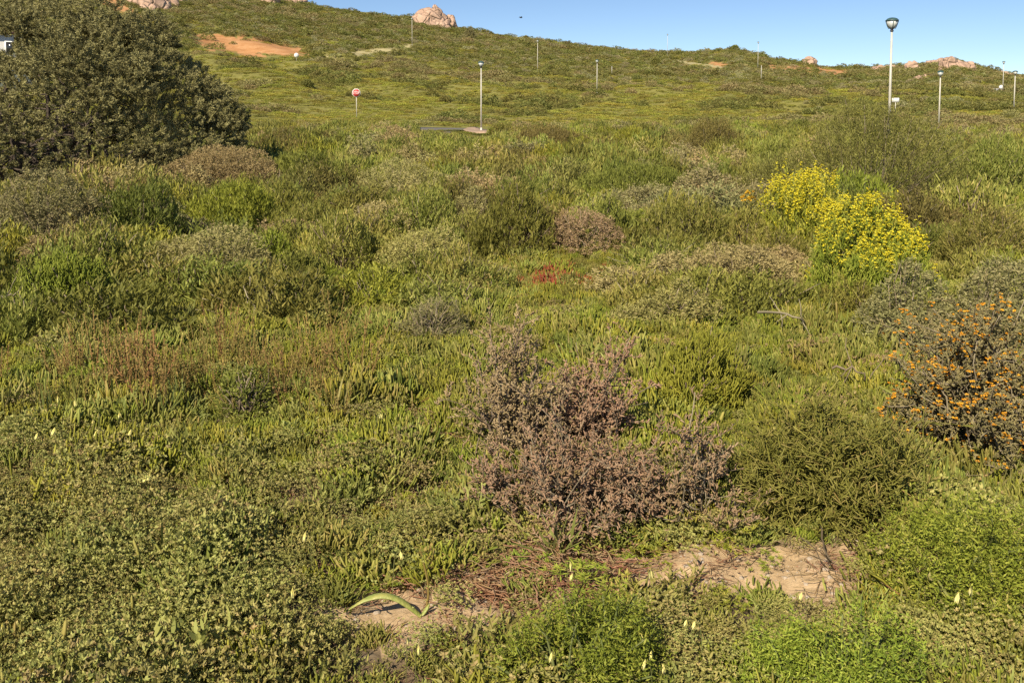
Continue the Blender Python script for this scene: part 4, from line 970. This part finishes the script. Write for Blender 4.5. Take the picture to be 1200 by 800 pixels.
# dark bushes that stand out on the hill
def hill_bush(px, yt, yb, w, label, mat='hill_dark'):
    P = hit(px, yb); s = np.linalg.norm(P); W_ = w * s / F / 2; h = max(height_to(P, yt), .5); g = np.random.default_rng(int(px * 7 + yb)); mb = MB(); P1, nrm, lob = dome_tips(420, W_, W_ * .9, h, g, 9, .4, -.1)
    leaf_clusters(mb, P1, nrm, lob, dict(k=7, L=.16 * s / 150 + .1, W=.05 * s / 150 + .03, up=.35, spread=.6, slen=.15, shape='quad'), g)
    t = thing('hill_bush', label, 'bush', P); mb.build('foliage', M[mat], t)
    st = MB(); n = 12; E = P1[g.choice(420, n)] * .8; u = np.linspace(0, 1, 4)[None, :, None]; st.tubes(E[:, None] * u, np.linspace(.07, .02, 4)[None], .3, 4); st.build('stems', M['bark'], t)
hill_bush(551, 31, 46, 15, 'dark bush just right of the large skyline outcrop', 'tree')
hill_bush(768, 66, 76, 13, 'round dark green bush on the slope left of the pale track')
hill_bush(861, 52, 58, 11, 'dark bush on the skyline knoll right of centre')
hill_bush(1112, 143, 158, 26, 'dark bush at the foot of the lamp right of the tallest one')
hill_bush(754, 117, 126, 13, 'dark round bush in the smooth green slope')
hill_bush(617, 42, 47, 9, 'small dark bush on the skyline beside the slope lamp')
hill_bush(736, 139, 160, 52, 'broad dark bush at the far edge of the field', 'olive')
hill_bush(640, 143, 162, 60, 'broad dark bush right of the traffic island', 'olive')
hill_bush(521, 112, 120, 14, 'dark bush on the slope between the stop sign and the road lamp')
hill_bush(360, 92, 102, 16, 'dark green bush up the slope left of the stop sign')
hill_bush(868, 95, 101, 14, 'dark green bush on the slope below the short ridge post')

# ---------------------------------------------------------------- camera, light, sky
cam = bpy.data.cameras.new('camera'); co = bpy.data.objects.new('camera', cam); COL.objects.link(co)
cam.sensor_width = 36; cam.lens = 36 * F / 1200; cam.shift_y = S0 * F / 1200; cam.clip_start = .05; cam.clip_end = 6000
co.location = (0, 0, CZ); co.rotation_euler = (math.pi / 2 - PITCH, 0, 0); scn.camera = co
SUN_EL, SUN_AZ = R(39), R(180 + 28)        # azimuth measured clockwise from +Y: behind the camera, to the left
sd = Vector((math.sin(SUN_AZ) * math.cos(SUN_EL), math.cos(SUN_AZ) * math.cos(SUN_EL), math.sin(SUN_EL)))
sl = bpy.data.lights.new('sun', 'SUN'); sl.energy = 4.6; sl.angle = R(.5); sl.color = (1, .875, .67)
so = bpy.data.objects.new('sun', sl); COL.objects.link(so); so.rotation_euler = sd.to_track_quat('Z', 'Y').to_euler(); so.location = (-20, -40, 40)
w = bpy.data.worlds.new('World'); scn.world = w; w.use_nodes = True; nt = w.node_tree; bg = nt.nodes['Background']
sky = nt.nodes.new('ShaderNodeTexSky'); sky.sky_type = 'NISHITA'; sky.sun_disc = False; sky.sun_elevation = SUN_EL; sky.sun_rotation = SUN_AZ
sky.air_density = .8; sky.dust_density = .15; sky.ozone_density = 3.2; sky.altitude = 1500
nt.links.new(sky.outputs[0], bg.inputs['Color']); bg.inputs['Strength'].default_value = .074
vs = scn.view_settings; vs.view_transform = 'Standard'; vs.look = 'None'; vs.exposure = .66; vs.gamma = 1
scn.cycles.use_denoising = False; scn.cycles.max_bounces = 4; scn.cycles.diffuse_bounces = 3; scn.cycles.transparent_max_bounces = 4
